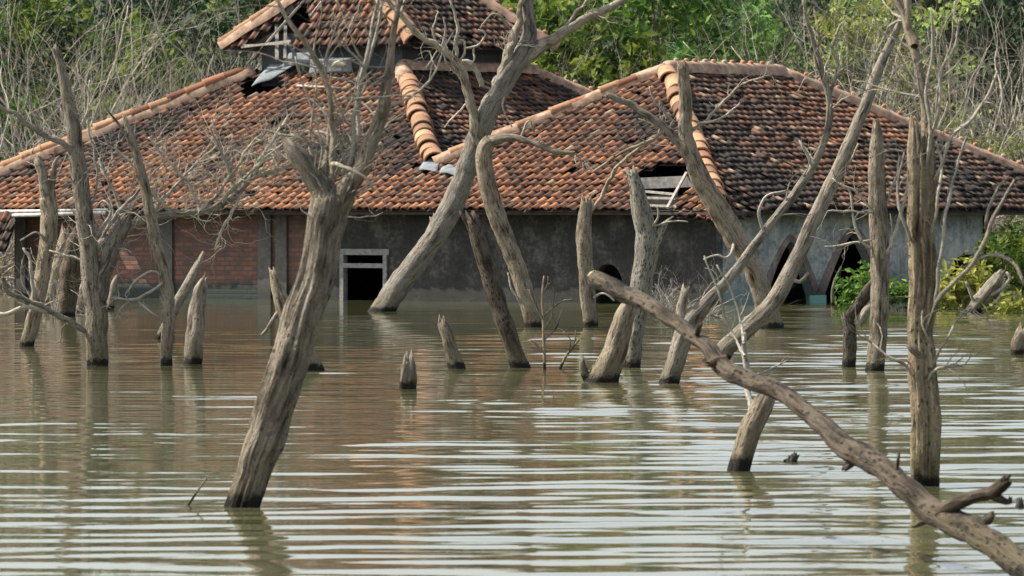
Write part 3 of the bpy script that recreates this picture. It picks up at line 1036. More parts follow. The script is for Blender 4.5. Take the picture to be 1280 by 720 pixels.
def tube(mb, line, sides, rng, rough=0.0, top='flat', bottom=False, col=None, flare=0.0):
    """sweep; top = 'flat', 'broken', 'point'."""
    n = len(line)
    T = []
    for i in range(n):
        a, b = line[max(0, i - 1)][0], line[min(n - 1, i + 1)][0]
        d = b - a
        T.append(d.normalized() if d.length > 1e-9 else Vector((0, 0, 1)))
    s = T[0].cross(Vector((.13, 1, .07))).normalized()
    vs, bk = [], []
    ph = [rng.uniform(0, 6.28) for _ in range(6)]
    off = Vector((rng.uniform(0, 50), rng.uniform(0, 50), rng.uniform(0, 50)))
    Ln = rng.uniform(0, 40)
    for i, (p, r) in enumerate(line):
        s = (s - T[i] * s.dot(T[i])).normalized()
        b = T[i].cross(s)
        if i: Ln += (p - line[i - 1][0]).length
        for k in range(sides):
            a = 2 * math.pi * k / sides
            rr = r
            if rough:
                w = noise.noise(off + Vector((math.cos(a) * 1.3, math.sin(a) * 1.3, Ln * 1.1)))
                w2 = noise.noise(off + Vector((math.cos(a) * 4.5, math.sin(a) * 4.5, Ln * 2.2)))
                fl = math.sin(3 * a + ph[0] + Ln * .5) * .4 + math.sin(5 * a + ph[1] - Ln * .7) * .3 + math.sin(9 * a + ph[2] + Ln * .3) * .25
                w3 = noise.noise(off + Vector((math.cos(a) * 8, math.sin(a) * 8, Ln * 7)))
                rr = r * (1 + rough * (w * 1.0 + w2 * .8 + w3 * .45 + fl * .5 + (noise.noise(off + Vector((math.cos(a) * 15, math.sin(a) * 15, Ln * 1.6))) * 1.3 if sides > 40 else 0)))
            q = p + s * (math.cos(a) * rr) + b * (math.sin(a) * rr)
            if top == 'broken' and i >= n - 2:
                sp = abs(noise.noise(off + Vector((math.cos(a) * 2.2, math.sin(a) * 2.2, 3.3))))
                sp2 = max(0, math.sin(2 * a + ph[3])) ** 2
                q = q + T[i] * (r * (2.6 * sp + 1.5 * sp2 - .5) * (1 if i == n - 1 else .25))
            vs.append(q)
            bk.append((math.cos(a) * max(r, .012) + off.x * .1, math.sin(a) * max(r, .012) + off.y * .1, Ln))
    fs = []
    for i in range(n - 1):
        for k in range(sides):
            k2 = (k + 1) % sides
            fs.append((i * sides + k, i * sides + k2, (i + 1) * sides + k2, (i + 1) * sides + k))
    if top == 'point' or sides < 6:
        if sides >= 3: fs.append(tuple((n - 1) * sides + k for k in range(sides)))
    else:
        c = line[-1][0] - T[-1] * (line[-1][1] * (.5 if top == 'broken' else .0))
        vs.append(c); bk.append((off.x * .1, off.y * .1, Ln))
        for k in range(sides):
            fs.append(((n - 1) * sides + k, (n - 1) * sides + (k + 1) % sides, len(vs) - 1))
    mb.add(vs, fs, bark=bk, col=[col] * len(vs) if col else None)

def rot_dir(d, ang, rng):
    ax = d.cross(Vector((rng.gauss(0, 1), rng.gauss(0, 1), rng.gauss(0, 1))))
    if ax.length < 1e-6: ax = Vector((1, 0, 0))
    from mathutils import Quaternion
    return (Quaternion(ax.normalized(), ang) @ d).normalized()

def grow(mb, rng, p, d, length, r, depth, gnarl=.28, up=.03, kids=3, seg=.14, sides=5, tip=.3, spread=(.4, 1.1)):
    steps = max(3, int(length / seg))
    pts = [(p.copy(), r)]
    q, dd = p.copy(), d.normalized()
    for i in range(steps):
        dd = (dd + Vector((rng.gauss(0, gnarl), rng.gauss(0, gnarl), rng.gauss(0, gnarl) + up))).normalized()
        q = q + dd * (length / steps)
        pts.append((q.copy(), r * (1 - (1 - tip) * (i + 1) / steps)))
    tube(mb, pts, sides, rng, 0, 'point')
    if depth > 0:
        for k in range(kids):
            i = rng.randint(max(1, steps // 5), steps)
            pp, rr = pts[i]
            nd = (pts[i][0] - pts[i - 1][0]).normalized()
            grow(mb, rng, pp, rot_dir(nd, rng.uniform(*spread), rng), length * rng.uniform(.38, .68), rr * rng.uniform(.5, .75), depth - 1, gnarl, up, max(1, kids - (depth < 2)), seg, max(3, sides - 1), tip, spread)

class Wood:
    """a tree or stump standing in the water, drawn as a chain of (px, py, width px[, depth shift m])."""
    def __init__(self, name, label, cat, trunk, mat=None, group='dead trees standing in the water', top='broken', rough=.15, seed=0, parts=True, sink=.7, sides=22, step=.05, base_y=None, flare=1.0):
        self.rng = random.Random(seed + 100)
        self.mat = mat or M_BARK
        px, py = trunk[0][0], trunk[0][1]
        self.base = on_water(px, py if base_y is None else base_y)
        self.Y = self.base.y
        line = self.chain(trunk)
        d = (line[1][0] - line[0][0])
        d = d / max(d.z, .15)
        if sink:
            line = [(line[0][0] - d * sink, line[0][1] * 1.05)] + line
        self.trunk_line = kink(smooth_line(line, max(step, .012)), self.rng, .05, .05, .003)
        mb = MB()
        tube(mb, self.trunk_line, sides, self.rng, rough, top)
        if parts:
            self.root = empty(name, self.base, label, cat, group)
            self.trunk = link('trunk', mb, self.mat, self.root)
        else:
            self.root = tag(link(name, mb, self.mat, None, self.base), label, cat, group)
        self.sets, self.lines = [], []
        self.merge = name == 'fallen_bough'
        self.tw = self.new_set(self.root)

    def new_set(self, parent):
        m = MB()
        self.sets.append((m, parent))
        return m

    def chain(self, pts, dy0=0.0):
        out = []
        for p in pts:
            Y = self.Y + (p[3] if len(p) > 3 else dy0)
            w = at(p[0], p[1], Y)
            out.append((w, p[2] / 2 * Y / F_PX))
        return out

    def branch(self, pts, top='point', mat=None, sides=10, rough=.10, dy=0.0, lean=0.0, name='branch', twigs=0, tl=.5, gn=.3, depth=1, kids=3):
        n = len(pts)
        pts = [(*p[:3], (p[3] if len(p) > 3 else (dy + lean * i / max(1, n - 1)) * min(1, .35 + .65 * i))) for i, p in enumerate(pts)]
        ln = kink(smooth_line(self.chain(pts), .05), self.rng, .6 if pts[0][2] < 12 else .2, .25 if pts[0][2] < 12 else .1)
        self.lines.append(ln)
        mb = MB()
        tube(mb, ln, sides, self.rng, rough, top)
        o = link(name, mb, mat or self.mat, self.root)
        self.tw = self.new_set(o)
        if twigs: self.spray(ln, twigs, tl, gn, depth, kids)
        return ln

    def spray(self, ln, n, length, gn=.3, depth=1, kids=3, lo=.25, bias=None, rmax=.012):
        for _ in range(n):
            i = self.rng.randint(int(len(ln) * lo), len(ln) - 1)
            p, r = ln[i]
            d = (ln[i][0] - ln[i - 1][0]).normalized()
            d = rot_dir(d, self.rng.uniform(.5, 1.3), self.rng)
            if bias is not None: d = (d + bias).normalized()
            if ln is self.trunk_line: self.tw = self.new_set(self.trunk)
            elif not self.merge: self.tw = self.new_set(self.sets[-1][1])
            grow(self.tw, self.rng, p, d, length * self.rng.uniform(.5, 1.2), min(rmax, max(.005, r * .45)), depth, gn, .04, kids, .09, 5)

    def twig(self, pts, dy=0.0, lean=0.0):
        n = len(pts)
        pts = [(*p[:3], (dy + lean * i / max(1, n - 1)) * min(1, .35 + .65 * i)) for i, p in enumerate(pts)]
        ln = kink(smooth_line(self.chain(pts), .05), self.rng, .6 if pts[0][2] < 12 else .2, .25 if pts[0][2] < 12 else .1)
        self.tw = self.new_set(self.root)
        tube(self.tw, ln, 6, self.rng, .06, 'point')
        return ln

    def done(self, mat=None):
        if self.root.get('category') == 'tree':
            for ln in self.lines[:10]:
                if ln[0][1] < .02 or len(ln) < 14: continue
                self.tw = self.new_set(self.root)
                self.spray(ln, max(2, len(ln) // 9), .5, .3, 1, 3, .2)
        for m, par in self.sets:
            if m.n: link('twig', m, mat or M_TWIG, par)
        return self.root

DG = 'dead trees standing in the water'
SG = 'broken stumps standing in the water'
# T1: the big leaning tree in front
t = Wood('dead_tree', 'big thick dead tree leaning right with a Y fork, nearest of the standing trees', 'tree',
         [(303, 634, 40), (318, 585, 42), (346, 500, 46), (372, 420, 47), (390, 360, 47), (402, 305, 46), (408, 272, 48), (413, 250, 42), (416, 236, 24)], seed=1, sides=72, step=.03, rough=.14, top='flat')
t.branch([(408, 285, 40), (406, 255, 38), (399, 230, 33), (386, 207, 27), (371, 189, 20), (360, 176, 13)], top='broken', sides=18, rough=.22)
ln = t.branch([(408, 305, 30), (420, 265, 32), (434, 237, 29), (450, 212, 24), (463, 175, 20), (477, 140, 17), (485, 105, 13), (490, 60, 9), (496, 20, 7), (494, -25, 5)], top='point', sides=16, rough=.16)
t.spray(ln, 7, .7, .22, 1, 2)
ln = t.branch([(414, 225, 9), (415, 180, 8), (414, 130, 7.5), (401, 85, 7), (376, 48, 6), (352, 8, 4.5), (345, -20, 3)], mat=M_BARK_PALE, sides=8)
t.spray(ln, 6, .5, .25, 1, 2)
ln = t.branch([(428, 230, 8), (440, 190, 7), (443, 140, 6), (455, 85, 5.5), (463, 40, 5), (476, -15, 4)], mat=M_TWIG, sides=8)
t.spray(ln, 4, .4, .25, 1, 2)
ln = t.branch([(437, 215, 6), (447, 165, 5), (452, 100, 4.5), (470, 45, 4), (480, -10, 3)], mat=M_TWIG, sides=8, dy=.1)
t.branch([(405, 225, 10), (414, 190, 9), (412, 160, 7), (416, 135, 3)], sides=8, mat=M_BARK_PALE, dy=.05)
t.twig([(415, 205, 6), (440, 213, 5), (455, 221, 4.5), (467, 236, 3)], -.2)
t.twig([(397, 222, 4), (388, 175, 3), (396, 120, 2.5), (392, 60, 2)], .1)
t.twig([(425, 215, 4), (400, 160, 3), (380, 110, 2.5), (370, 70, 2)], .1)
for k in range(46):
    l2 = t.rng.choice(t.lines)
    p = l2[t.rng.randint(0, int((len(l2) - 1) * .6))][0]
    t.tw = t.new_set(t.trunk)
    grow(t.tw, t.rng, p, Vector((t.rng.uniform(-1, .5), t.rng.uniform(-.4, .4), t.rng.uniform(.2, 1))), t.rng.uniform(.3, .75), .008, 1, .28, .05, 3, .07, 4)
t.done()

# T2: left forked tree
t = Wood('dead_tree', 'tall dead tree at the left with yellow lichened foot and short broken right fork', 'tree',
         [(121, 457, 27), (120, 425, 26), (119, 380, 27), (114, 340, 25), (109, 300, 22), (103, 250, 21), (97, 205, 21), (92, 160, 19), (84, 118, 15), (76, 80, 10), (70, 60, 7)], M_BARK_LICHEN, seed=2)
t.branch([(121, 375, 24), (129, 345, 21), (140, 315, 19), (149, 292, 20), (154, 282, 19)], top='broken', sides=16, rough=.2)
t.branch([(98, 200, 9), (80, 182, 8), (50, 165, 7), (20, 143, 6), (-15, 124, 5)], sides=8, mat=M_BARK_PALE, lean=-.4)
t.branch([(112, 416, 6), (95, 408, 7), (75, 395, 7), (50, 381, 6), (22, 369, 6), (8, 360, 7), (3, 348, 4)], sides=8, mat=M_BARK_PALE, lean=-.8, twigs=4, tl=.25)
t.twig([(75, 395, 4), (40, 385, 5), (0, 393, 6), (-25, 396, 6)], -.5)
t.spray(t.trunk_line, 16, .5, .35, 1, 3, .3)
for a in ([(115, 300, 4), (128, 285, 4), (138, 262, 3.5), (130, 250, 3), (122, 258, 2.5)], [(112, 320, 3.5), (100, 290, 3), (92, 262, 2.5)], [(104, 250, 4), (92, 225, 3), (85, 190, 2)], [(106, 275, 3.5), (120, 235, 3), (118, 190, 2.5), (108, 150, 2)], [(95, 170, 3), (108, 140, 2.5), (112, 100, 2)], [(113, 330, 3), (80, 318, 3), (62, 312, 2)]):
    l2 = t.twig(a, 0, .2)
    t.spray(l2, 5, .32, .3, 1, 2)
t.done()

# T3
t = Wood('dead_tree', 'leaning dead tree beside the left edge with a narrow V at its top', 'tree',
         [(33, 433, 17), (43, 395, 18), (53, 345, 18), (60, 300, 20), (62, 268, 21), (59, 245, 20)], seed=3, top='flat')
t.branch([(61, 262, 16), (56, 232, 13), (50, 205, 12), (47, 198, 9)], top='broken', sides=12)
t.branch([(62, 258, 12), (66, 230, 9), (68, 205, 6), (74, 195, 3)], sides=10)
t.twig([(45, 385, 5), (40, 350, 4.5), (36, 325, 4), (29, 309, 3)], -.2)
t.twig([(60, 300, 3), (45, 290, 3), (25, 300, 2)], -.2)
t.spray(t.trunk_line, 14, .5, .3, 1, 3, .3)
t.done()
# T4 / T5 / T6
t = Wood('dead_tree', 'slim curved dead tree in front of the brick wall beside a pointed leaning stump', 'tree',
         [(208, 457, 15), (210, 415, 15), (210, 370, 16), (202, 330, 15), (193, 295, 14), (185, 255, 13), (176, 215, 12), (166, 180, 10), (160, 160, 8), (155, 146, 5)], seed=4)
t.branch([(168, 186, 5), (152, 163, 4), (140, 145, 3), (127, 128, 2)], sides=6)
for a in ([(205, 350, 4), (188, 366, 4), (165, 374, 4), (138, 372, 3)], [(170, 374, 4), (182, 388, 3.5), (200, 396, 2)], [(203, 345, 3), (190, 338, 3), (172, 348, 2.5), (158, 366, 2)], [(165, 374, 3), (150, 390, 3), (160, 398, 2)]):
    l2 = t.twig(a, -.1)
    t.spray(l2, 3, .22, .35, 1, 2)
t.done()
tag(Wood('tree_stump', 'thin pointed stump leaning right behind the slim curved tree', 'stump', [(197, 424, 9), (212, 398, 11), (226, 372, 13), (240, 345, 13), (250, 325, 7), (254, 314, 3)], group=SG, top='point', seed=5, parts=False, mat=M_BARK_PALE, sides=14).root)
tag(Wood('tree_stump', 'upright pale stump with a frayed top in front of the brick wall', 'stump', [(240, 455, 24), (243, 420, 23), (247, 385, 21), (251, 362, 17), (254, 354, 12)], group=SG, seed=6, parts=False, mat=M_BARK_PALE).root)
# T7: leaning stump behind T1
t = Wood('tree_stump', 'broken trunk crossing behind the big leaning tree, with a thin prop root', 'stump',
         [(390, 463, 27), (378, 435, 25), (362, 405, 22), (352, 378, 19), (345, 352, 13), (340, 338, 6)], group=SG, seed=7)
t.branch([(355, 385, 7), (340, 402, 5), (326, 420, 4)], sides=8, name='root', mat=M_BARK_PALE)
t.done()
# T8
t = Wood('dead_tree', 'tall pale dead tree leaning steeply right beside the door, spreading branches', 'tree',
         [(478, 389, 30), (498, 358, 28), (522, 326, 27), (543, 296, 28), (562, 262, 28), (578, 226, 26), (590, 190, 27), (604, 155, 27), (620, 122, 24), (640, 88, 24), (655, 66, 25), (662, 42, 19), (660, 10, 15), (656, -30, 12)], M_BARK_PALE, seed=8, sides=24, top='flat', rough=.11, sink=.25)
t.branch([(652, 76, 20), (672, 62, 16), (700, 43, 13), (730, 24, 11), (765, 8, 9), (800, -14, 7)], sides=12, twigs=5, tl=.6)
t.branch([(695, 46, 6), (712, 28, 5), (728, 8, 4.5), (745, -12, 4)], sides=8, twigs=3, tl=.4)
ln = t.branch([(594, 190, 13), (592, 150, 12), (586, 118, 12), (578, 92, 11), (566, 72, 9), (545, 57, 9), (522, 43, 8), (507, 27, 7), (495, 12, 6), (478, -8, 5)], sides=12, dy=-.18)
t.spray(ln, 12, .5, .35, 1, 3)
t.branch([(598, 165, 11), (606, 135, 11), (620, 104, 10), (632, 70, 9), (642, 40, 8), (660, 10, 6), (668, -20, 5)], sides=10, dy=.12, twigs=4, tl=.4)
t.branch([(602, 108, 6), (597, 92, 7), (588, 80, 7), (578, 78, 5)], sides=8, mat=M_TWIG)
t.branch([(628, 95, 9), (640, 60, 9), (648, 25, 8), (655, -20, 7)], sides=10, dy=-.15)
for a in ([(574, 84, 5), (569, 55, 4.5), (572, 30, 4), (560, -8, 3)], [(550, 60, 3), (541, 40, 3), (545, 22, 2.5), (548, 15, 2)], [(552, 62, 3), (556, 40, 2.5), (554, 22, 2)], [(575, 78, 3), (582, 62, 3), (578, 50, 3), (565, 52, 2)],
          [(582, 60, 3), (600, 56, 3), (606, 42, 2.5), (598, 36, 2)], [(592, 62, 2.5), (592, 75, 2), (588, 82, 2)], [(578, 100, 3.5), (560, 80, 3), (552, 65, 3)], [(548, 62, 2), (538, 76, 2), (533, 84, 2)],
          [(634, 30, 3), (622, 18, 3), (610, 22, 2.5), (600, 35, 2)], [(582, 130, 2.5), (566, 148, 2.5), (556, 160, 2)], [(640, 100, 2.5), (628, 130, 2.5), (640, 158, 2)]):
    l2 = t.twig(a, -.15)
    t.spray(l2, 2, .22, .4, 0)
t.branch([(556, 290, 12), (545, 285, 12), (541, 274, 8)], top='broken', sides=10)
t.branch([(484, 386, 14), (474, 380, 10), (470, 373, 4)], top='point', sides=10, name='root')
t.done()
# T9
t = Wood('dead_tree', 'curved dead tree with its top bent over right in front of the dark wall', 'tree',
         [(667, 409, 21), (659, 375, 21), (648, 340, 22), (634, 305, 22), (621, 270, 22), (611, 235, 22), (605, 205, 21), (606, 185, 20), (614, 175, 18)], seed=9, top='flat')
t.branch([(612, 178, 17), (630, 172, 11), (650, 173, 9), (670, 180, 8), (695, 189, 7), (719, 192, 4)], sides=10, lean=-.5)
t.branch([(620, 262, 7), (611, 245, 6), (606, 235, 3)], sides=8)
t.twig([(650, 172, 3), (662, 150, 3), (668, 165, 2.5)], -.2)
t.twig([(654, 386, 3), (640, 360, 2.5), (636, 340, 2)], -.1)
t.done()
# T10
t = Wood('dead_tree', 'dark trunk leaning left with a splintered top in front of the dark wall', 'tree',
         [(652, 460, 23), (640, 430, 22), (626, 390, 21), (614, 352, 21), (603, 315, 20), (595, 285, 19), (591, 274, 18)], M_BARK_BROWN, seed=10)
t.branch([(594, 300, 8), (583, 278, 6), (575, 264, 3)], sides=8, top='point')
t.done()
# T11
t = Wood('dead_tree', 'upright dead trunk against the dark wall with one thin curved branch', 'tree',
         [(738, 408, 19), (735, 375, 19), (733, 335, 19), (730, 300, 19), (731, 270, 17), (733, 250, 13)], seed=11)
t.branch([(738, 266, 6), (750, 248, 5), (762, 225, 5), (778, 204, 4.5), (798, 187, 4), (822, 168, 3), (836, 160, 2)], sides=8, lean=-.3, mat=M_BARK_PALE)
t.twig([(742, 372, 3), (756, 367, 3), (768, 377, 2.5)], -.2)
t.done()
# T12
t = Wood('dead_tree', 'mottled upright trunk with a forked broken top, standing behind the fallen branch', 'tree',
         [(788, 460, 24), (791, 425, 24), (797, 385, 25), (803, 345, 29), (807, 315, 31), (808, 292, 29), (803, 270, 26), (798, 245, 20), (793, 225, 16), (789, 214, 12)], M_BARK_MOTTLED, seed=12)
t.branch([(812, 312, 20), (821, 298, 13), (829, 286, 8), (834, 277, 4)], sides=10, top='point')
for a in ([(815, 285, 3), (822, 270, 3), (820, 258, 2.5), (812, 255, 2)], [(818, 282, 2.5), (834, 277, 2.5), (850, 276, 2), (860, 278, 1.5)], [(826, 280, 2), (838, 273, 2), (842, 270, 1.5)]):
    t.twig(a, -.2)
t.done()
t = Wood('tree_stump', 'leaning pale trunk with a small side stub, in front of the mottled trunk', 'stump',
         [(752, 478, 38), (760, 462, 33), (768, 438, 29), (776, 412, 27), (783, 392, 25), (787, 382, 22)], group=SG, seed=13, top='broken')
t.branch([(748, 474, 18), (734, 472, 14), (729, 458, 10), (728, 447, 5)], top='broken', sides=10, name='side_stub', mat=M_BARK_PALE)
t.done()
# T14 nearer leaning stump, T15, T16, T17
t = Wood('dead_tree', 'dark footed trunk leaning right from open water, ending behind the fallen branch', 'tree',
         [(923, 586, 26), (932, 558, 26), (942, 530, 27), (953, 506, 26), (959, 495, 22), (962, 489, 15)], M_BARK, seed=14, top='flat')
t.twig([(938, 515, 8), (934, 480, 8), (931, 445, 8), (929, 415, 6)], .3)
for a in ([(931, 445, 4), (918, 420, 3.5), (905, 390, 3), (893, 350, 2.5), (880, 320, 2)], [(930, 430, 3.5), (925, 400, 3), (915, 365, 2.5), (897, 330, 2)], [(935, 470, 3), (965, 460, 2.5), (985, 450, 2)]):
    l2 = t.twig(a, .3)
    t.spray(l2, 3, .25, .35, 1, 2)
t.done()
t = Wood('dead_tree', 'slender tree leaning far right, its thin crown reaching over the right roof', 'tree',
         [(836, 480, 23), (845, 450, 23), (855, 420, 25), (866, 398, 23), (884, 378, 17), (906, 354, 13), (930, 325, 12), (955, 290, 11), (978, 262, 11), (998, 235, 11), (1016, 208, 10), (1028, 182, 9), (1036, 150, 9), (1036, 120, 8), (1028, 92, 7), (1020, 62, 6), (1010, 30, 5), (1004, 0, 4)], M_BARK_PALE, seed=15, top='point')
t.branch([(858, 412, 15), (852, 390, 13), (855, 370, 11), (857, 361, 9)], top='broken', sides=10, name='side_stub')
ln = t.branch([(1036, 130, 6), (1042, 105, 5), (1048, 80, 5), (1040, 60, 4), (1050, 30, 3)], sides=8)
t.spray(ln, 9, .4, .35, 1, 3)
ln = t.branch([(1036, 112, 5), (1025, 95, 4), (1018, 70, 4), (1030, 45, 3)], sides=8)
t.spray(ln, 6, .4, .35, 1, 3)
t.twig([(1016, 208, 4), (1006, 190, 4), (1000, 175, 3)], -.1)
t.twig([(955, 290, 4), (950, 265, 4), (960, 245, 3), (985, 238, 2)], -.1)
t.spray(t.trunk_line, 7, .5, .35, 1, 3, .3)
t.done()
t = Wood('dead_tree', 'long smooth trunk slanting right up to the slim stem of the split trunk', 'tree',
         [(893, 452, 24), (910, 433, 22), (935, 410, 22), (960, 386, 22), (978, 358, 21), (995, 325, 20), (1013, 285, 19), (1032, 245, 18), (1052, 203, 17), (1070, 160, 15), (1085, 122, 14), (1103, 75, 12), (1116, 48, 10), (1126, 25, 8), (1136, -12, 6)], M_BARK_PALE, seed=16, top='point', rough=.09)
t.twig([(985, 345, 5), (1000, 352, 5), (1009, 341, 4)], -.1)
t.twig([(1040, 225, 4), (1060, 205, 3), (1072, 180, 2.5)], .1)
t.spray(t.trunk_line, 8, .5, .35, 1, 3, .5)
t.done()
t = Wood('dead_tree', 'thick trunk leaning left across the corner of the right roof with a bare fork', 'tree',
         [(963, 410, 32), (958, 388, 28), (950, 358, 26), (936, 325, 27), (918, 295, 27), (902, 268, 26), (885, 240, 25), (872, 215, 24), (862, 190, 22), (857, 165, 18), (857, 135, 17), (855, 108, 16), (852, 84, 13)], M_BARK, seed=17, sink=.4)
t.branch([(866, 205, 16), (848, 178, 13), (828, 158, 11), (808, 143, 10), (785, 130, 9), (757, 119, 7)], sides=12, top='point', twigs=5, tl=.4)
t.branch([(832, 160, 6), (820, 172, 5), (805, 180, 5), (770, 195, 4), (740, 215, 3)], sides=8, lean=-.5)
t.branch([(862, 165, 5), (880, 154, 4), (900, 132, 4), (920, 112, 4), (945, 99, 3), (965, 95, 2)], sides=8, mat=M_BARK_PALE, twigs=4, tl=.3)
t.twig([(872, 155, 3), (895, 150, 3), (915, 138, 2.5), (925, 128, 2)], -.1)
t.twig([(840, 150, 3), (820, 128, 3), (812, 108, 2.5), (820, 130, 2)], -.1)
t.twig([(918, 300, 4), (910, 322, 4), (895, 318, 3), (880, 324, 2)], -.3)
t.done()
# T18 / T19 / T20
t = Wood('tree_stump', 'short brown stump with a broken piece leaning from it onto the pointed trunk', 'stump',
         [(1061, 459, 17), (1062, 435, 17), (1062, 412, 16), (1060, 400, 14)], group=SG, seed=18, mat=M_BARK_BROWN)
t.branch([(1058, 402, 14), (1068, 386, 14), (1080, 370, 14), (1094, 352, 13)], top='flat', sides=12, name='broken_piece', rough=.2)
t.branch([(1072, 407, 12), (1080, 395, 13), (1092, 378, 12)], top='broken', sides=12, name='broken_piece', mat=M_BARK_PALE, dy=-.05)
t.done()
t = Wood('dead_tree', 'straight pointed trunk left of the tall split trunk', 'tree',
         [(1094, 464, 22), (1098, 420, 22), (1100, 370, 23), (1100, 320, 23), (1098, 270, 23), (1096, 225, 21), (1096, 185, 18), (1096, 168, 14), (1095, 153, 8)], seed=19, top='broken')
for a in ([(1102, 330, 6), (1115, 300, 6), (1125, 265, 5), (1135, 230, 4), (1140, 200, 3)], [(1090, 310, 4), (1075, 300, 4), (1068, 270, 3), (1062, 240, 2.5), (1040, 222, 2)], [(1098, 264, 3), (1080, 265, 3), (1060, 263, 3), (1035, 264, 2)],
          [(1090, 300, 3), (1062, 305, 3), (1030, 308, 2)], [(1088, 262, 3), (1070, 240, 3), (1050, 228, 2)], [(1106, 260, 3), (1118, 225, 3), (1125, 195, 2)]):
    l2 = t.twig(a, -.1)
    t.spray(l2, 5, .32, .3, 1, 2)
t.done()
t = Wood('dead_tree', 'tall split trunk with ragged bark, a slim dead stem rising from its top', 'tree',
         [(1156, 607, 29), (1156, 570, 30), (1156, 520, 31), (1153, 470, 31), (1151, 420, 31), (1153, 370, 31), (1154, 320, 31), (1152, 270, 30), (1152, 225, 29), (1152, 190, 30), (1151, 172, 24)], M_BARK_LICHEN, seed=20, rough=.24, sides=72)
t.branch([(1160, 215, 13), (1158, 170, 11), (1154, 120, 11), (1147, 70, 11), (1138, 40, 11), (1128, 15, 9), (1112, -15, 7)], sides=12, mat=M_BARK, lean=.3, twigs=4, tl=.5)
t.branch([(1143, 58, 9), (1136, 25, 9), (1134, -20, 8)], sides=10, mat=M_BARK, dy=.25)
for a in ([(1167, 400, 5), (1176, 330, 5), (1180, 275, 4.5), (1190, 235, 4), (1196, 205, 3.5), (1210, 165, 2.5)], [(1168, 225, 5), (1183, 190, 4.5), (1193, 165, 4), (1215, 150, 4), (1228, 128, 3.5), (1248, 90, 3)],
          [(1164, 290, 4), (1172, 250, 4), (1178, 210, 3.5), (1170, 175, 3)], [(1140, 470, 4), (1128, 452, 4), (1110, 445, 3), (1090, 430, 2)], [(1138, 300, 4), (1128, 270, 4), (1122, 235, 3), (1130, 190, 2.5)],
          [(1160, 475, 4), (1172, 462, 4), (1190, 459, 3), (1205, 458, 2)], [(1164, 430, 3), (1152, 405, 3), (1155, 385, 2)], [(1166, 455, 4), (1180, 430, 3.5), (1195, 400, 3), (1212, 382, 2)], [(1158, 210, 5), (1163, 165, 4.5), (1158, 110, 4), (1166, 60, 3), (1163, 10, 2.5)],
          [(1160, 180, 4), (1172, 140, 4), (1176, 90, 3.5), (1192, 60, 3), (1200, 20, 2)]):
    l2 = t.twig(a, -.18, .1)
    t.spray(l2, 5, .32, .3, 1, 2)
ln = t.branch([(1160, 420, 5), (1172, 377, 6), (1190, 354, 6), (1208, 335, 6), (1222, 318, 6), (1234, 299, 6), (1243, 272, 5), (1254, 250, 4), (1268, 226, 3)], sides=8, mat=M_BARK_PALE, dy=-.16, lean=-.2)
t.branch([(1206, 337, 5), (1222, 325, 5), (1244, 318, 5), (1262, 325, 5), (1274, 340, 5), (1281, 356, 4)], sides=8, mat=M_BARK_PALE, dy=-.2, lean=-.2)
t.branch([(1235, 297, 4), (1234, 275, 4), (1240, 250, 3.5), (1250, 232, 3), (1262, 220, 2)], sides=6, mat=M_BARK_PALE, dy=-.2)
t.branch([(1156, 446, 9), (1140, 440, 9), (1134, 434, 5)], top='broken', sides=8, dy=-.12, name='side_stub')
for (x0, y0, x1, y1, w, s) in ((1143, 215, 1141, 160, 9, 1), (1160, 220, 1163, 172, 10, 2), (1150, 215, 1148, 152, 8, 3)):
    t.branch([(x0, y0, w), ((x0 + x1) / 2, (y0 + y1) / 2, w * .9), (x1, y1, w * .4)], top='broken', sides=8, dy=(-.05, .02, -.08)[s - 1], name='splinter')
t.done()
# small ones
t = Wood('driftwood_log', 'grey broken log leaning out of the water by the green bush at the right', 'log',
         [(1214, 391, 16), (1226, 376, 19), (1238, 361, 19), (1247, 348, 14), (1251, 342, 8)], group=None, seed=21, mat=M_BARK_PALE)
for a in ([(1232, 372, 5), (1252, 360, 5), (1262, 348, 4), (1258, 340, 3)], [(1252, 360, 4), (1248, 372, 4), (1240, 380, 3)], [(1222, 384, 4), (1214, 370, 4), (1208, 352, 3)], [(1210, 388, 3), (1245, 384, 3), (1275, 386, 3), (1295, 382, 3)]):
    t.twig(a, -.1)
t.done()
Wood('tree_stump', 'lowest worn stump beside the right edge', 'stump', [(1272, 443, 17), (1274, 428, 18), (1277, 416, 15), (1278, 411, 10)], group=SG, seed=22, parts=False)
Wood('tree_stump', 'tiny jagged stump alone in the open water', 'stump', [(510, 486, 21), (511, 470, 20), (512, 456, 17), (512, 448, 12)], group=SG, seed=23, parts=False, mat=M_BARK_PALE, rough=.25)
Wood('tree_stump', 'small dark post like stump leaning left above the tiny jagged one', 'stump', [(571, 461, 21), (565, 440, 17), (558, 418, 15), (553, 404, 12), (552, 398, 6)], group=SG, seed=24, parts=False)
# cluster behind the left trees
for k, (lab, pts, m) in enumerate((
        ('leftmost slanting trunk of the group behind the leaning left edge tree', [(58, 388, 17), (66, 360, 16), (74, 330, 15), (80, 300, 13), (82, 288, 9)], M_BARK),
        ('thick shaggy trunk in the group before the brick wall at the left', [(82, 396, 22), (86, 365, 24), (88, 335, 25), (92, 305, 20), (96, 290, 10)], M_BARK_BROWN),
        ('short pale stump behind the yellow footed forked tree', [(101, 391, 12), (102, 375, 12), (103, 362, 9), (104, 356, 6)], M_BARK_PALE),
        ('small grey stump to the right of the yellow footed forked tree', [(137, 387, 12), (140, 372, 11), (143, 355, 9), (145, 347, 5)], M_BARK_PALE))):
    Wood('tree_stump', lab, 'stump', pts, group=SG, seed=30 + k, parts=False, mat=m, sides=14)
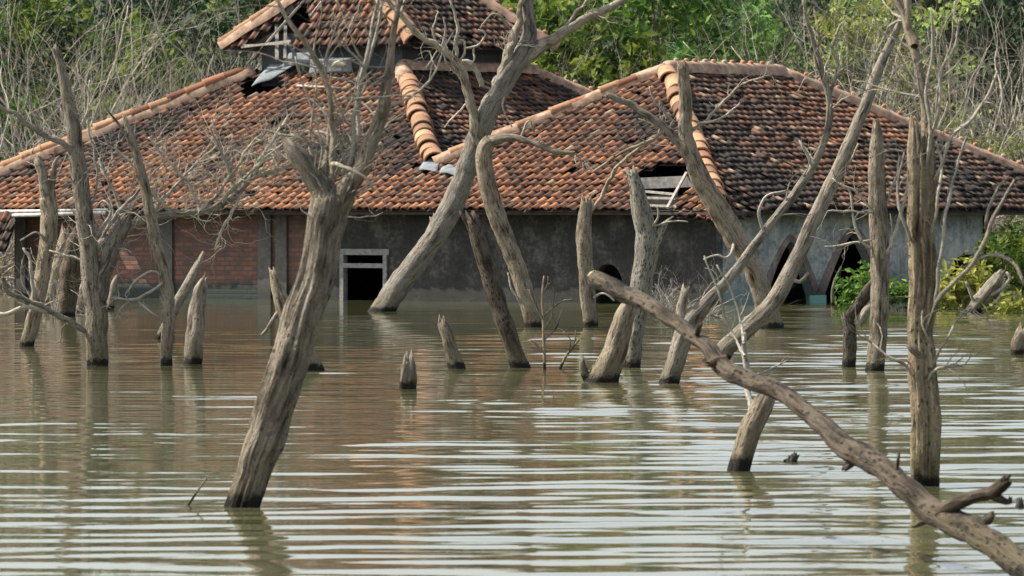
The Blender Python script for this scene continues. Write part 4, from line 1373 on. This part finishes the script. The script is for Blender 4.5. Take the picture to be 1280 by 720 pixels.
# bough lying against the roof with its thicket of twigs
t = Wood('fallen_bough', 'long bent dead bough along the left eave with a thicket of twigs', 'bough',
         [(66, 393, 13), (84, 362, 12), (100, 330, 11), (122, 308, 11), (150, 287, 11), (180, 275, 10), (215, 268, 10), (250, 265, 9), (275, 256, 8), (296, 243, 7), (312, 224, 6), (326, 203, 4)], M_BARK_PALE, group=None, seed=40, top='point', rough=.08)
rg2 = random.Random(41)
dirs = [((120, 308), (185, 225)), ((150, 287), (130, 215)), ((180, 275), (250, 200)), ((215, 268), (160, 200)), ((250, 265), (310, 185)), ((275, 256), (340, 190)), ((296, 243), (270, 175)), ((312, 224), (385, 205)), ((250, 265), (200, 190)), ((300, 240), (276, 290)), ((312, 228), (350, 160))]
for (a, b_) in dirs:
    ln = t.branch([(a[0], a[1], 5), ((a[0] * .6 + b_[0] * .4) + rg2.uniform(-9, 9), (a[1] * .6 + b_[1] * .4) + rg2.uniform(-6, 6), 4.5), (b_[0], b_[1], 3), (b_[0] * 1.3 - a[0] * .3, b_[1] * 1.3 - a[1] * .3 + 4, 2)], sides=6, lean=rg2.uniform(-.6, .2), mat=M_TWIG)
    t.spray(ln, 15, 1.0, .25, 1, 3, .15, Vector((.3, 0, .12)))
t.spray(t.trunk_line, 50, 1.3, .25, 2, 3, .25, Vector((.2, -.1, .25)))
t.done()
# heap of brush in the water by the dark wall
def brush(name, label, px, py, n, spread_px, h, seed, mat=M_TWIG, bias=(0, 0, .6), length=.9, cat='brushwood'):
    rng = random.Random(seed)
    b = on_water(px, py)
    mb = MB()
    for _ in range(n):
        p = b + Vector((rng.gauss(0, 1) * spread_px * b.y / F_PX, rng.gauss(0, .3), rng.uniform(-.15, .05)))
        d = Vector((rng.gauss(0, .8) + bias[0], rng.gauss(0, .4), abs(rng.gauss(0, .4)) + bias[2]))
        grow(mb, rng, p, d, length * rng.uniform(.5, 1.2) * h, rng.uniform(.008, .018), 2, .2, .02, 3, .1, 5)
    return tag(link(name, mb, mat, None, b), label, cat)
brush('brushwood', 'tangled heap of grey dead twigs in the water by the dark wall corner', 868, 398, 30, 26, 1.0, 51, bias=(.3, 0, .35))
brush('brushwood', 'tangle of dead twigs among the trunks before the brick wall at the left', 88, 394, 26, 22, 1.3, 53, bias=(0, 0, .7))
brush('brushwood', 'small tuft of dead twigs beside the mottled trunk', 826, 384, 18, 10, .8, 52, bias=(.5, 0, .4))
# thin saplings
def sapling(label, stem, twigs, seed, w=4):
    t = Wood('dead_sapling', label, 'sapling', stem, M_BARK, group='thin dead saplings', seed=seed, top='point', sides=7, rough=.05, sink=.4)
    for a in twigs:
        l2 = t.twig(a, -.02)
        t.spray(l2, 2, .16, .3, 0)
    t.done(M_BARK)
sapling('thin upright dead sapling between the bent tree and the straight trunk', [(681, 462, 4), (680, 430, 4), (679, 395, 3.5), (678, 365, 3), (680, 345, 2)],
        [[(680, 425, 3), (696, 408, 2.5), (704, 385, 2)], [(680, 412, 3), (690, 395, 2.5), (692, 365, 2), (690, 360, 1.5)], [(679, 395, 2.5), (700, 378, 2.5), (715, 375, 2)], [(680, 440, 2.5), (664, 425, 2.5), (655, 428, 2)], [(679, 400, 2.5), (668, 380, 2), (662, 362, 1.5)], [(678, 370, 2), (686, 355, 2), (685, 345, 1.5)]], 61)
sapling('thin slanting dead sapling beside the pale leaning trunk', [(700, 461, 4), (708, 445, 3.5), (718, 432, 3), (724, 424, 2)], [[(708, 445, 2.5), (716, 430, 2), (719, 412, 1.5)], [(712, 440, 2), (712, 425, 1.5), (706, 415, 1.5)]], 62)
sapling('tiny lone twig beside the foot of the big leaning tree', [(235, 632, 3), (243, 620, 3), (251, 608, 2.5), (259, 597, 2)], [], 63)
sapling('thin dead shoot standing right of the pointed arch', [(1040, 382, 4), (1041, 360, 3.5), (1046, 345, 3), (1052, 333, 2)], [], 64)

# T13: the fallen branch in front, cut end towards the house
FY = 31.5
def fat(px, py, dy): return at(px, py, FY + dy)
fpts = [(742, 347, 26, 4.2), (775, 364, 28, 3.9), (815, 383, 29, 3.5), (855, 411, 29, 3.1), (886, 436, 31, 2.8), (905, 461, 37, 2.6), (940, 476, 36, 2.3), (975, 490, 34, 2.0), (1012, 517, 35, 1.7), (1048, 548, 38, 1.3), (1070, 566, 43, 1.1), (1100, 583, 40, .8), (1132, 610, 42, .5), (1160, 634, 46, .3), (1195, 652, 47, 0), (1230, 672, 45, -.3), (1270, 703, 47, -.6), (1330, 748, 50, -1.0), (1420, 815, 52, -1.6)]
ln = smooth_line([(fat(x, y, d), w * (.76 if x < 800 else .62 if x < 1040 else .72) / 2 * (FY + d) / F_PX) for (x, y, w, d) in fpts], .025)
base = ln[-1][0].copy(); base.z = 0
fb = empty('fallen_branch', base, 'long smooth sawn off branch rising across the front from the lower right corner', 'branch')
mb = MB()
frng = random.Random(71)
ln = kink(ln, frng, .05, .07)
tube(mb, ln[::-1], 40, frng, .11, 'flat')
link('limb', mb, M_BARK_BROWN, fb)
mb = MB()
d = (ln[0][0] - ln[2][0]).normalized()
tube(mb, [(ln[0][0] - d * .012, ln[0][1] * .97), (ln[0][0] + d * .004, ln[0][1] * .93)], 24, frng, .03, 'flat')
link('sawn_end', mb, M_CUT, fb)
mb = MB()
sl = smooth_line([(fat(1178, 640, .1), .048), (fat(1196, 630, -.05), .039), (fat(1220, 620, -.15), .033), (fat(1238, 616, -.2), .035), (fat(1250, 608, -.25), .037), (fat(1257, 602, -.28), .03)], .02)
tube(mb, sl, 20, frng, .18, 'broken')
tube(mb, smooth_line([(fat(1240, 618, -.2), .03), (fat(1250, 624, -.22), .025), (fat(1262, 628, -.25), .015), (fat(1263, 622, -.26), .008)], .02), 10, frng, .2, 'broken')
link('side_stub', mb, M_BARK_BROWN, fb)
mb = MB()
for (x, y, dx, dy_, r, dd) in ((1122, 580, 2, -14, .012, .55), (1062, 580, -6, 6, .03, 1.15), (1235, 648, 6, -5, .03, -.25), (900, 452, -16, 3, .035, 2.65), (1156, 652, -14, 6, .02, .3), (872, 414, 4, -10, .02, 2.9)):
    mb = MB()
    tube(mb, smooth_line([(fat(x - dx * .5, y - dy_ * .5, dd - .02), r), (fat(x + dx * .5, y + dy_ * .5, dd - .04), r * .8), (fat(x + dx, y + dy_, dd - .05), r * .45)], .02), 10, frng, .2, 'broken')
    link('knot', mb, M_BARK_BROWN, fb)


# floating black bits
def debris(label, px, py, n, w, seed):
    rng = random.Random(seed)
    b = on_water(px, py)
    mb = MB()
    for k in range(n):
        c = b + Vector((rng.uniform(-1, 1) * w, rng.uniform(-.1, .1), rng.uniform(-.01, .012)))
        q = [(c - Vector((0, 0, .03)), .02), (c + Vector((rng.gauss(0, .01), 0, .01)), rng.uniform(.014, .03)), (c + Vector((rng.gauss(0, .02), 0, rng.uniform(.03, .06))), rng.uniform(.008, .02))]
        tube(mb, q, 8, rng, .3, 'broken')
    mb2 = [(b + Vector((-w, 0, .005)), .012), (b + Vector((0, .02, .02)), .018), (b + Vector((w, 0, .008)), .01)]
    tube(mb, mb2, 8, rng, .3, 'broken')
    mb.bark = []
    tag(link('floating_debris', mb, M_DEBRIS, None, b), label, 'debris')
debris('small black clump of debris poking out of the water right of the dark footed trunk', 987, 577, 6, .045, 81)
debris('tiny black fragment poking out of the water near the right edge', 1275, 633, 3, .02, 82)
# ------------------------------------------------------------------ vegetation
def leaves(centres, per, size, spread, rs, upb=.35):
    """leaf sized rhombs in clumps; returns vertex, face and tint arrays."""
    n = len(centres) * per
    c = np.repeat(np.array(centres), per, 0) + rs.normal(0, 1, (n, 3)) * np.array(spread)
    nr = rs.normal(0, 1, (n, 3)); nr[:, 2] = np.abs(nr[:, 2]) + upb
    nr /= np.linalg.norm(nr, axis=1)[:, None]
    a = np.cross(nr, rs.normal(0, 1, (n, 3))); a /= np.linalg.norm(a, axis=1)[:, None]
    b = np.cross(nr, a)
    s = size * rs.uniform(.6, 1.3, (n, 1))
    fold = nr * s * .12
    V = np.stack([c - a * s, c + b * s * .42 + fold, c + a * s, c - b * s * .42 + fold], 1).reshape(-1, 3)
    i = np.arange(n) * 4
    Fc = np.stack([i, i + 1, i + 2, i + 3], 1)
    ct = np.repeat(rs.uniform(.15, .8, len(centres)), per)
    tint = np.repeat(np.clip(ct + rs.normal(0, .2, n), 0, 1), 4)
    return V, Fc, tint

def leaf_mesh(name, V, Fc, tint, mat):
    me = bpy.data.meshes.new(name)
    me.from_pydata(V.tolist(), [], Fc.tolist())
    at_ = me.attributes.new('tint', 'FLOAT_COLOR', 'POINT')
    at_.data.foreach_set('color', np.stack([tint, tint, tint, np.ones_like(tint)], 1).astype(np.float32).ravel())
    me.materials.append(mat)
    return me

def crown_mesh(seed, rx, rz, zc, clumps, per, size, mat, spread=.26, hollow=.5):
    rs = np.random.RandomState(seed)
    cs = []
    while len(cs) < clumps:
        p = rs.normal(0, 1, 3); p /= np.linalg.norm(p)
        r = rs.uniform(hollow, 1) ** .6
        q = p * r * np.array([rx, rx, rz])
        w = noise.noise(Vector(p * 1.7 + seed)) 
        if w < -.12: continue
        q *= 1 + .45 * w
        cs.append(q + np.array([0, 0, zc]))
    V, Fc, t = leaves(cs, per, size, (spread, spread, spread * .7), rs)
    return leaf_mesh('crown', V, Fc, t, mat)

def stem_mesh(seed, height, r, n_br, mat, spread=1.0, name='trunk', depth=1):
    rng = random.Random(seed)
    mb = MB()
    pts, p = [], Vector((0, 0, -.6))
    d = Vector((rng.gauss(0, .1), rng.gauss(0, .1), 1))
    n = 10
    for i in range(n + 1):
        pts.append((p.copy(), r * (1 - .75 * i / n)))
        d = (d + Vector((rng.gauss(0, .12), rng.gauss(0, .12), .12))).normalized()
        p = p + d * (height + .6) / n
    tube(mb, pts, 8, rng, .08, 'point')
    for k in range(n_br):
        i = rng.randint(3, n)
        dd = Vector((rng.gauss(0, 1) * spread, rng.gauss(0, 1) * spread, rng.uniform(.3, 1)))
        grow(mb, rng, pts[i][0], dd, height * rng.uniform(.25, .45), pts[i][1] * .6, depth, .16, .05, 3, .35, 5)
    org = Vector((0, 0, 0))
    me_o = link(name, mb, mat, None, org)
    me = me_o.data
    bpy.data.objects.remove(me_o)
    return me

CR_G = [crown_mesh(200 + k, 2.3 + .35 * (k % 3), 3.2, 4.6, 95, 30, .17, M_LEAF, .22) for k in range(4)]
CR_Y = [crown_mesh(220 + k, 2.0, 3.0, 4.4, 48, 30, .13, M_LEAF_YEL, .24) for k in range(2)]
CR_D = [crown_mesh(230 + k, 2.9, 4.0, 5.4, 130, 34, .17, M_LEAF_DARK, .34) for k in range(2)]
TR = [stem_mesh(240 + k, 7.0, .13, 12, M_BARK_BG) for k in range(3)]
def plant(name, label, cat, px, Y, crown, trunk, scale, rz, group, z=None):
    x = at(px, 200, Y).x
    gz = float(ground_h(np.array(x), np.array(Y))) if z is None else z
    r = empty(name, Vector((x, Y, max(gz, -.35))), label, cat, group)
    r.rotation_euler.z = rz
    r.scale = (scale, scale, scale)
    for nm, me in (('trunk', trunk), ('crown', crown)):
        if me is None: continue
        o = bpy.data.objects.new(nm, me)
        COL.objects.link(o)
        o.parent = r
    return r

LG = 'green leafy trees behind the house'
leafy = [  # px, Y, kind, scale, label
    (-70, 158, 'g', 1.05, 'leafy green tree outermost behind the left roof slope'),
    (10, 160, 'g', 1.1, 'leafy green tree behind the top of the leftmost forked trunk'),
    (95, 163, 'd', 1.0, 'dark leafy tree behind the grey thicket at the left'),
    (165, 158, 'g', .95, 'leafy green tree rising out of the grey thicket left of the upper roof'),
    (255, 165, 'd', 1.05, 'dark green tree touching the left hip of the upper roof'),
    (345, 168, 'g', 1.15, 'leafy green tree hidden largely by the upper roof'),
    (440, 168, 'd', 1.1, 'dark tree behind the peak of the upper roof'),
    (560, 164, 'd', 1.0, 'dark leafy tree right behind the right hip of the upper roof'),
    (640, 158, 'g', 1.1, 'bright green tree behind the fork of the tall pale leaning tree'),
    (712, 155, 'g', 1.05, 'bright green bushy tree in the gap between the two roofs'),
    (785, 158, 'g', 1.2, 'bright green tree just left of the lower roof peak'),
    (858, 157, 'g', 1.15, 'bright green tree straight behind the lower roof peak'),
    (925, 162, 'g', 1.1, 'bright green tree behind the short ridge of the lower roof'),
    (990, 172, 'd', 1.1, 'dark green tree behind the bare stems beyond the lower ridge'),
    (1075, 160, 'y', 1.15, 'airy yellow green tree left of the slim stem on the split trunk'),
    (1120, 166, 'y', 1.2, 'airy yellow green tree right behind the slim stem on the split trunk'),
    (1190, 152, 'y', .62, 'low yellow green tree behind the right hip'),
    (1225, 178, 'd', 1.25, 'dark tree filling the upper right behind the grey stems'),
    (1300, 178, 'd', 1.2, 'dark tree beyond the upper right corner'),
    (1275, 150, 'y', .62, 'low yellow green tree at the right edge above the roof'),
    (1400, 160, 'g', 1.1, 'green tree far out beyond the right edge'),
]
for k, (px, Y, kd, s, lab) in enumerate(leafy):
    cr = {'g': CR_G, 'y': CR_Y, 'd': CR_D}[kd]
    plant('leafy_tree', lab, 'tree', px, Y, cr[k % len(cr)], TR[k % 3], s, k * 1.9, LG)

# bare trees and thickets
def bare_mesh(seed, n, h, w, bias, mat, r=.03, depth=2, kids=4, name='stems', gn=.13):
    rng = random.Random(seed)
    mb = MB()
    for _ in range(n):
        p = Vector((rng.gauss(0, w), rng.gauss(0, w * .5), -.3))
        d = Vector((rng.gauss(0, .35) + bias[0], rng.gauss(0, .3), 1 * bias[1]))
        grow(mb, rng, p, d, h * rng.uniform(.55, 1.1), r * rng.uniform(.5, 1.3), depth, gn, .02, kids, .3, 5, spread=(.3, .9))
    o = link(name, mb, mat, None, Vector((0, 0, 0)))
    me = o.data
    bpy.data.objects.remove(o)
    return me
TH_L = [bare_mesh(300 + k, 46, 6.0, 1.5, (1.25, .72), M_TWIG, .042, gn=.12, kids=5) for k in range(3)]
TH_U = [bare_mesh(310 + k, 15, 7.8, .9, (.05, 1), M_TWIG, .048) for k in range(3)]
TH_D = [bare_mesh(320 + k, 9, 7.8, .9, (0, 1), M_TWIG_DARK, .045) for k in range(2)]
BG_ = 'bare grey dead trees behind the house'
bare = [
    (-40, 149, 'L', 1.0, 'tangled dead thicket at the far left above the hip'),
    (25, 150, 'U', 1.0, 'upright bare stems left of the forked trunk top'),
    (70, 151, 'L', 1.02, 'arching dead thicket behind the forked trunk top'),
    (130, 150, 'L', 1.0, 'dense arching dead thicket in the middle of the left hip'),
    (180, 152, 'L', 1.1, 'pale dead thicket leaning towards the upper roof'),
    (45, 149.5, 'L', .85, 'low dead thicket behind the lower left part of the long hip'),
    (90, 152.5, 'L', .95, 'arching dead thicket over the middle of the left hip, behind the slim curved tree'),
    (-10, 151, 'L', 1.1, 'dense dead thicket at the left edge over the lower end of the hip'),
    (150, 148.5, 'L', 1.0, 'nearest dead thicket, brushing the left hip below the upper roof'),
    (200, 150.5, 'L', 1.15, 'dense dead thicket touching the left corner of the upper roof'),
    (215, 154, 'U', 1.12, 'upright bare stems just left of the upper roof hip'),
    (110, 155, 'U', 1.15, 'tall bare stems rising highest in the left thicket'),
    (735, 150, 'L', .72, 'low dead thicket in the gap between the two roofs'),
    (690, 151, 'U', .85, 'thin bare stems in front of the bright green trees'),
    (830, 151, 'U', .8, 'bare grey stems left behind the lower roof peak'),
    (955, 152, 'U', 1.0, 'bare grey stems beyond the right end of the short ridge'),
    (1000, 154, 'D', 1.15, 'dark bare stems right of the short ridge'),
    (1045, 151, 'U', 1.0, 'bare grey stems behind the thin crown of the slender tree'),
    (1100, 157, 'D', 1.1, 'dark bare stems between the slanting pole and the slim stem'),
    (1135, 158, 'D', 1.2, 'dark bare stems straight behind the top of the split trunk'),
    (1240, 158, 'D', 1.15, 'dark bare stems under the dark tree at the upper right'),
    (975, 151, 'D', 1.0, 'dark bare stem cluster close behind the end of the short ridge'),
    (1165, 150, 'U', .95, 'bare grey stems just right of the slim stem'),
    (1205, 153, 'U', 1.05, 'bare grey stems further right above the long hip'),
    (1240, 149, 'L', .9, 'leaning bare thicket above the right hip'),
    (1270, 152, 'U', 1.08, 'bare grey stems at the right edge'),
    (1315, 150, 'U', 1.0, 'bare grey stems outside the right edge'),
]
for k, (px, Y, kd, s, lab) in enumerate(bare):
    me = {'L': TH_L, 'U': TH_U, 'D': TH_D}[kd][k % (2 if kd == 'D' else 3)]
    x = at(px, 200, Y).x
    o = bpy.data.objects.new('bare_tree', me)
    COL.objects.link(o)
    o.location = (x, Y, max(-.3, float(ground_h(np.array(x), np.array(Y)))))
    o.rotation_euler.z = (.25 * ((k * 7) % 5 - 2)) if kd == 'L' else k * 1.3
    o.scale = (s, s, s)
    tag(o, lab, 'tree', BG_)

# green bushes in the water round the right wall
def bush(label, px, py, w, h, clumps, seed, mat, Y=None, per=22, size=.10):
    b = on_water(px, py) if Y is None else Vector((at(px, 300, Y).x, Y, 0))
    r = empty('mangrove_bush', b, label, 'bush', 'green mangrove bushes round the right wall')
    rs = np.random.RandomState(seed)
    rng = random.Random(seed)
    cs, mb = [], MB()
    for _ in range(clumps):
        a, q = rs.uniform(0, 6.28), rs.uniform(0, 1) ** .5
        c = Vector((math.cos(a) * q * w, math.sin(a) * q * w * .7, rs.uniform(.08, 1) * h * (1 - .45 * q)))
        cs.append(np.array(c))
        if rng.random() < .5:
            p0 = Vector((c.x * .25, c.y * .25, -.3))
            tube(mb, smooth_line([(b + p0, .012), (b + (p0 + c) * .5 + Vector((0, 0, .1)), .009), (b + c, .004)], .15), 5, rng, 0, 'point')
    V, Fc, t = leaves(cs, per, size, (.13, .13, .1), rs)
    o = bpy.data.objects.new('foliage', leaf_mesh('foliage', V, Fc, t, mat))
    COL.objects.link(o); o.parent = r
    link('stems', mb, M_TWIG, r)
bush('glossy green bush in the water in front of the small arched window', 1205, 387, .68, 1.05, 46, 401, M_LEAF_YEL)
bush('green bush between the pointed arch and the straight pointed trunk', 1078, 387, .45, .95, 26, 402, M_LEAF)
bush('low green bush between the pointed trunk and the tall split trunk', 1127, 389, .45, .9, 18, 403, M_LEAF)
bush('green bush standing under the porch roof at the right edge', 1262, 0, 1.0, 1.9, 75, 404, M_LEAF, 126)
bush('small yellow green tuft by the driftwood at the right edge', 1262, 392, .35, .35, 8, 405, M_LEAF_YEL)
bush('green bush far beyond the porch at the right edge', 1330, 0, 1.5, 2.3, 80, 406, M_LEAF, 134)

# the far wood that closes the view: one mass
rs = np.random.RandomState(500)
cs = []
for k in range(2600):
    x = rs.uniform(-52, 52)
    y = 186 + rs.uniform(0, 18)
    top = 10.8 + 1.6 * noise.noise(Vector((x * .22, 1, 0))) + 1.0 * noise.noise(Vector((x * .7, 4, 0)))
    cs.append(np.array([x, y, rs.uniform(.3, top)]))
V, Fc, t = leaves(cs, 30, .26, (.65, .6, .5), rs)
fw_ = bpy.data.objects.new('far_woods', leaf_mesh('far_woods', V, Fc, t, M_LEAF_DARK))
COL.objects.link(fw_)
tag(fw_, 'dark green wood closing the view behind the house', 'woods', None, 'stuff')
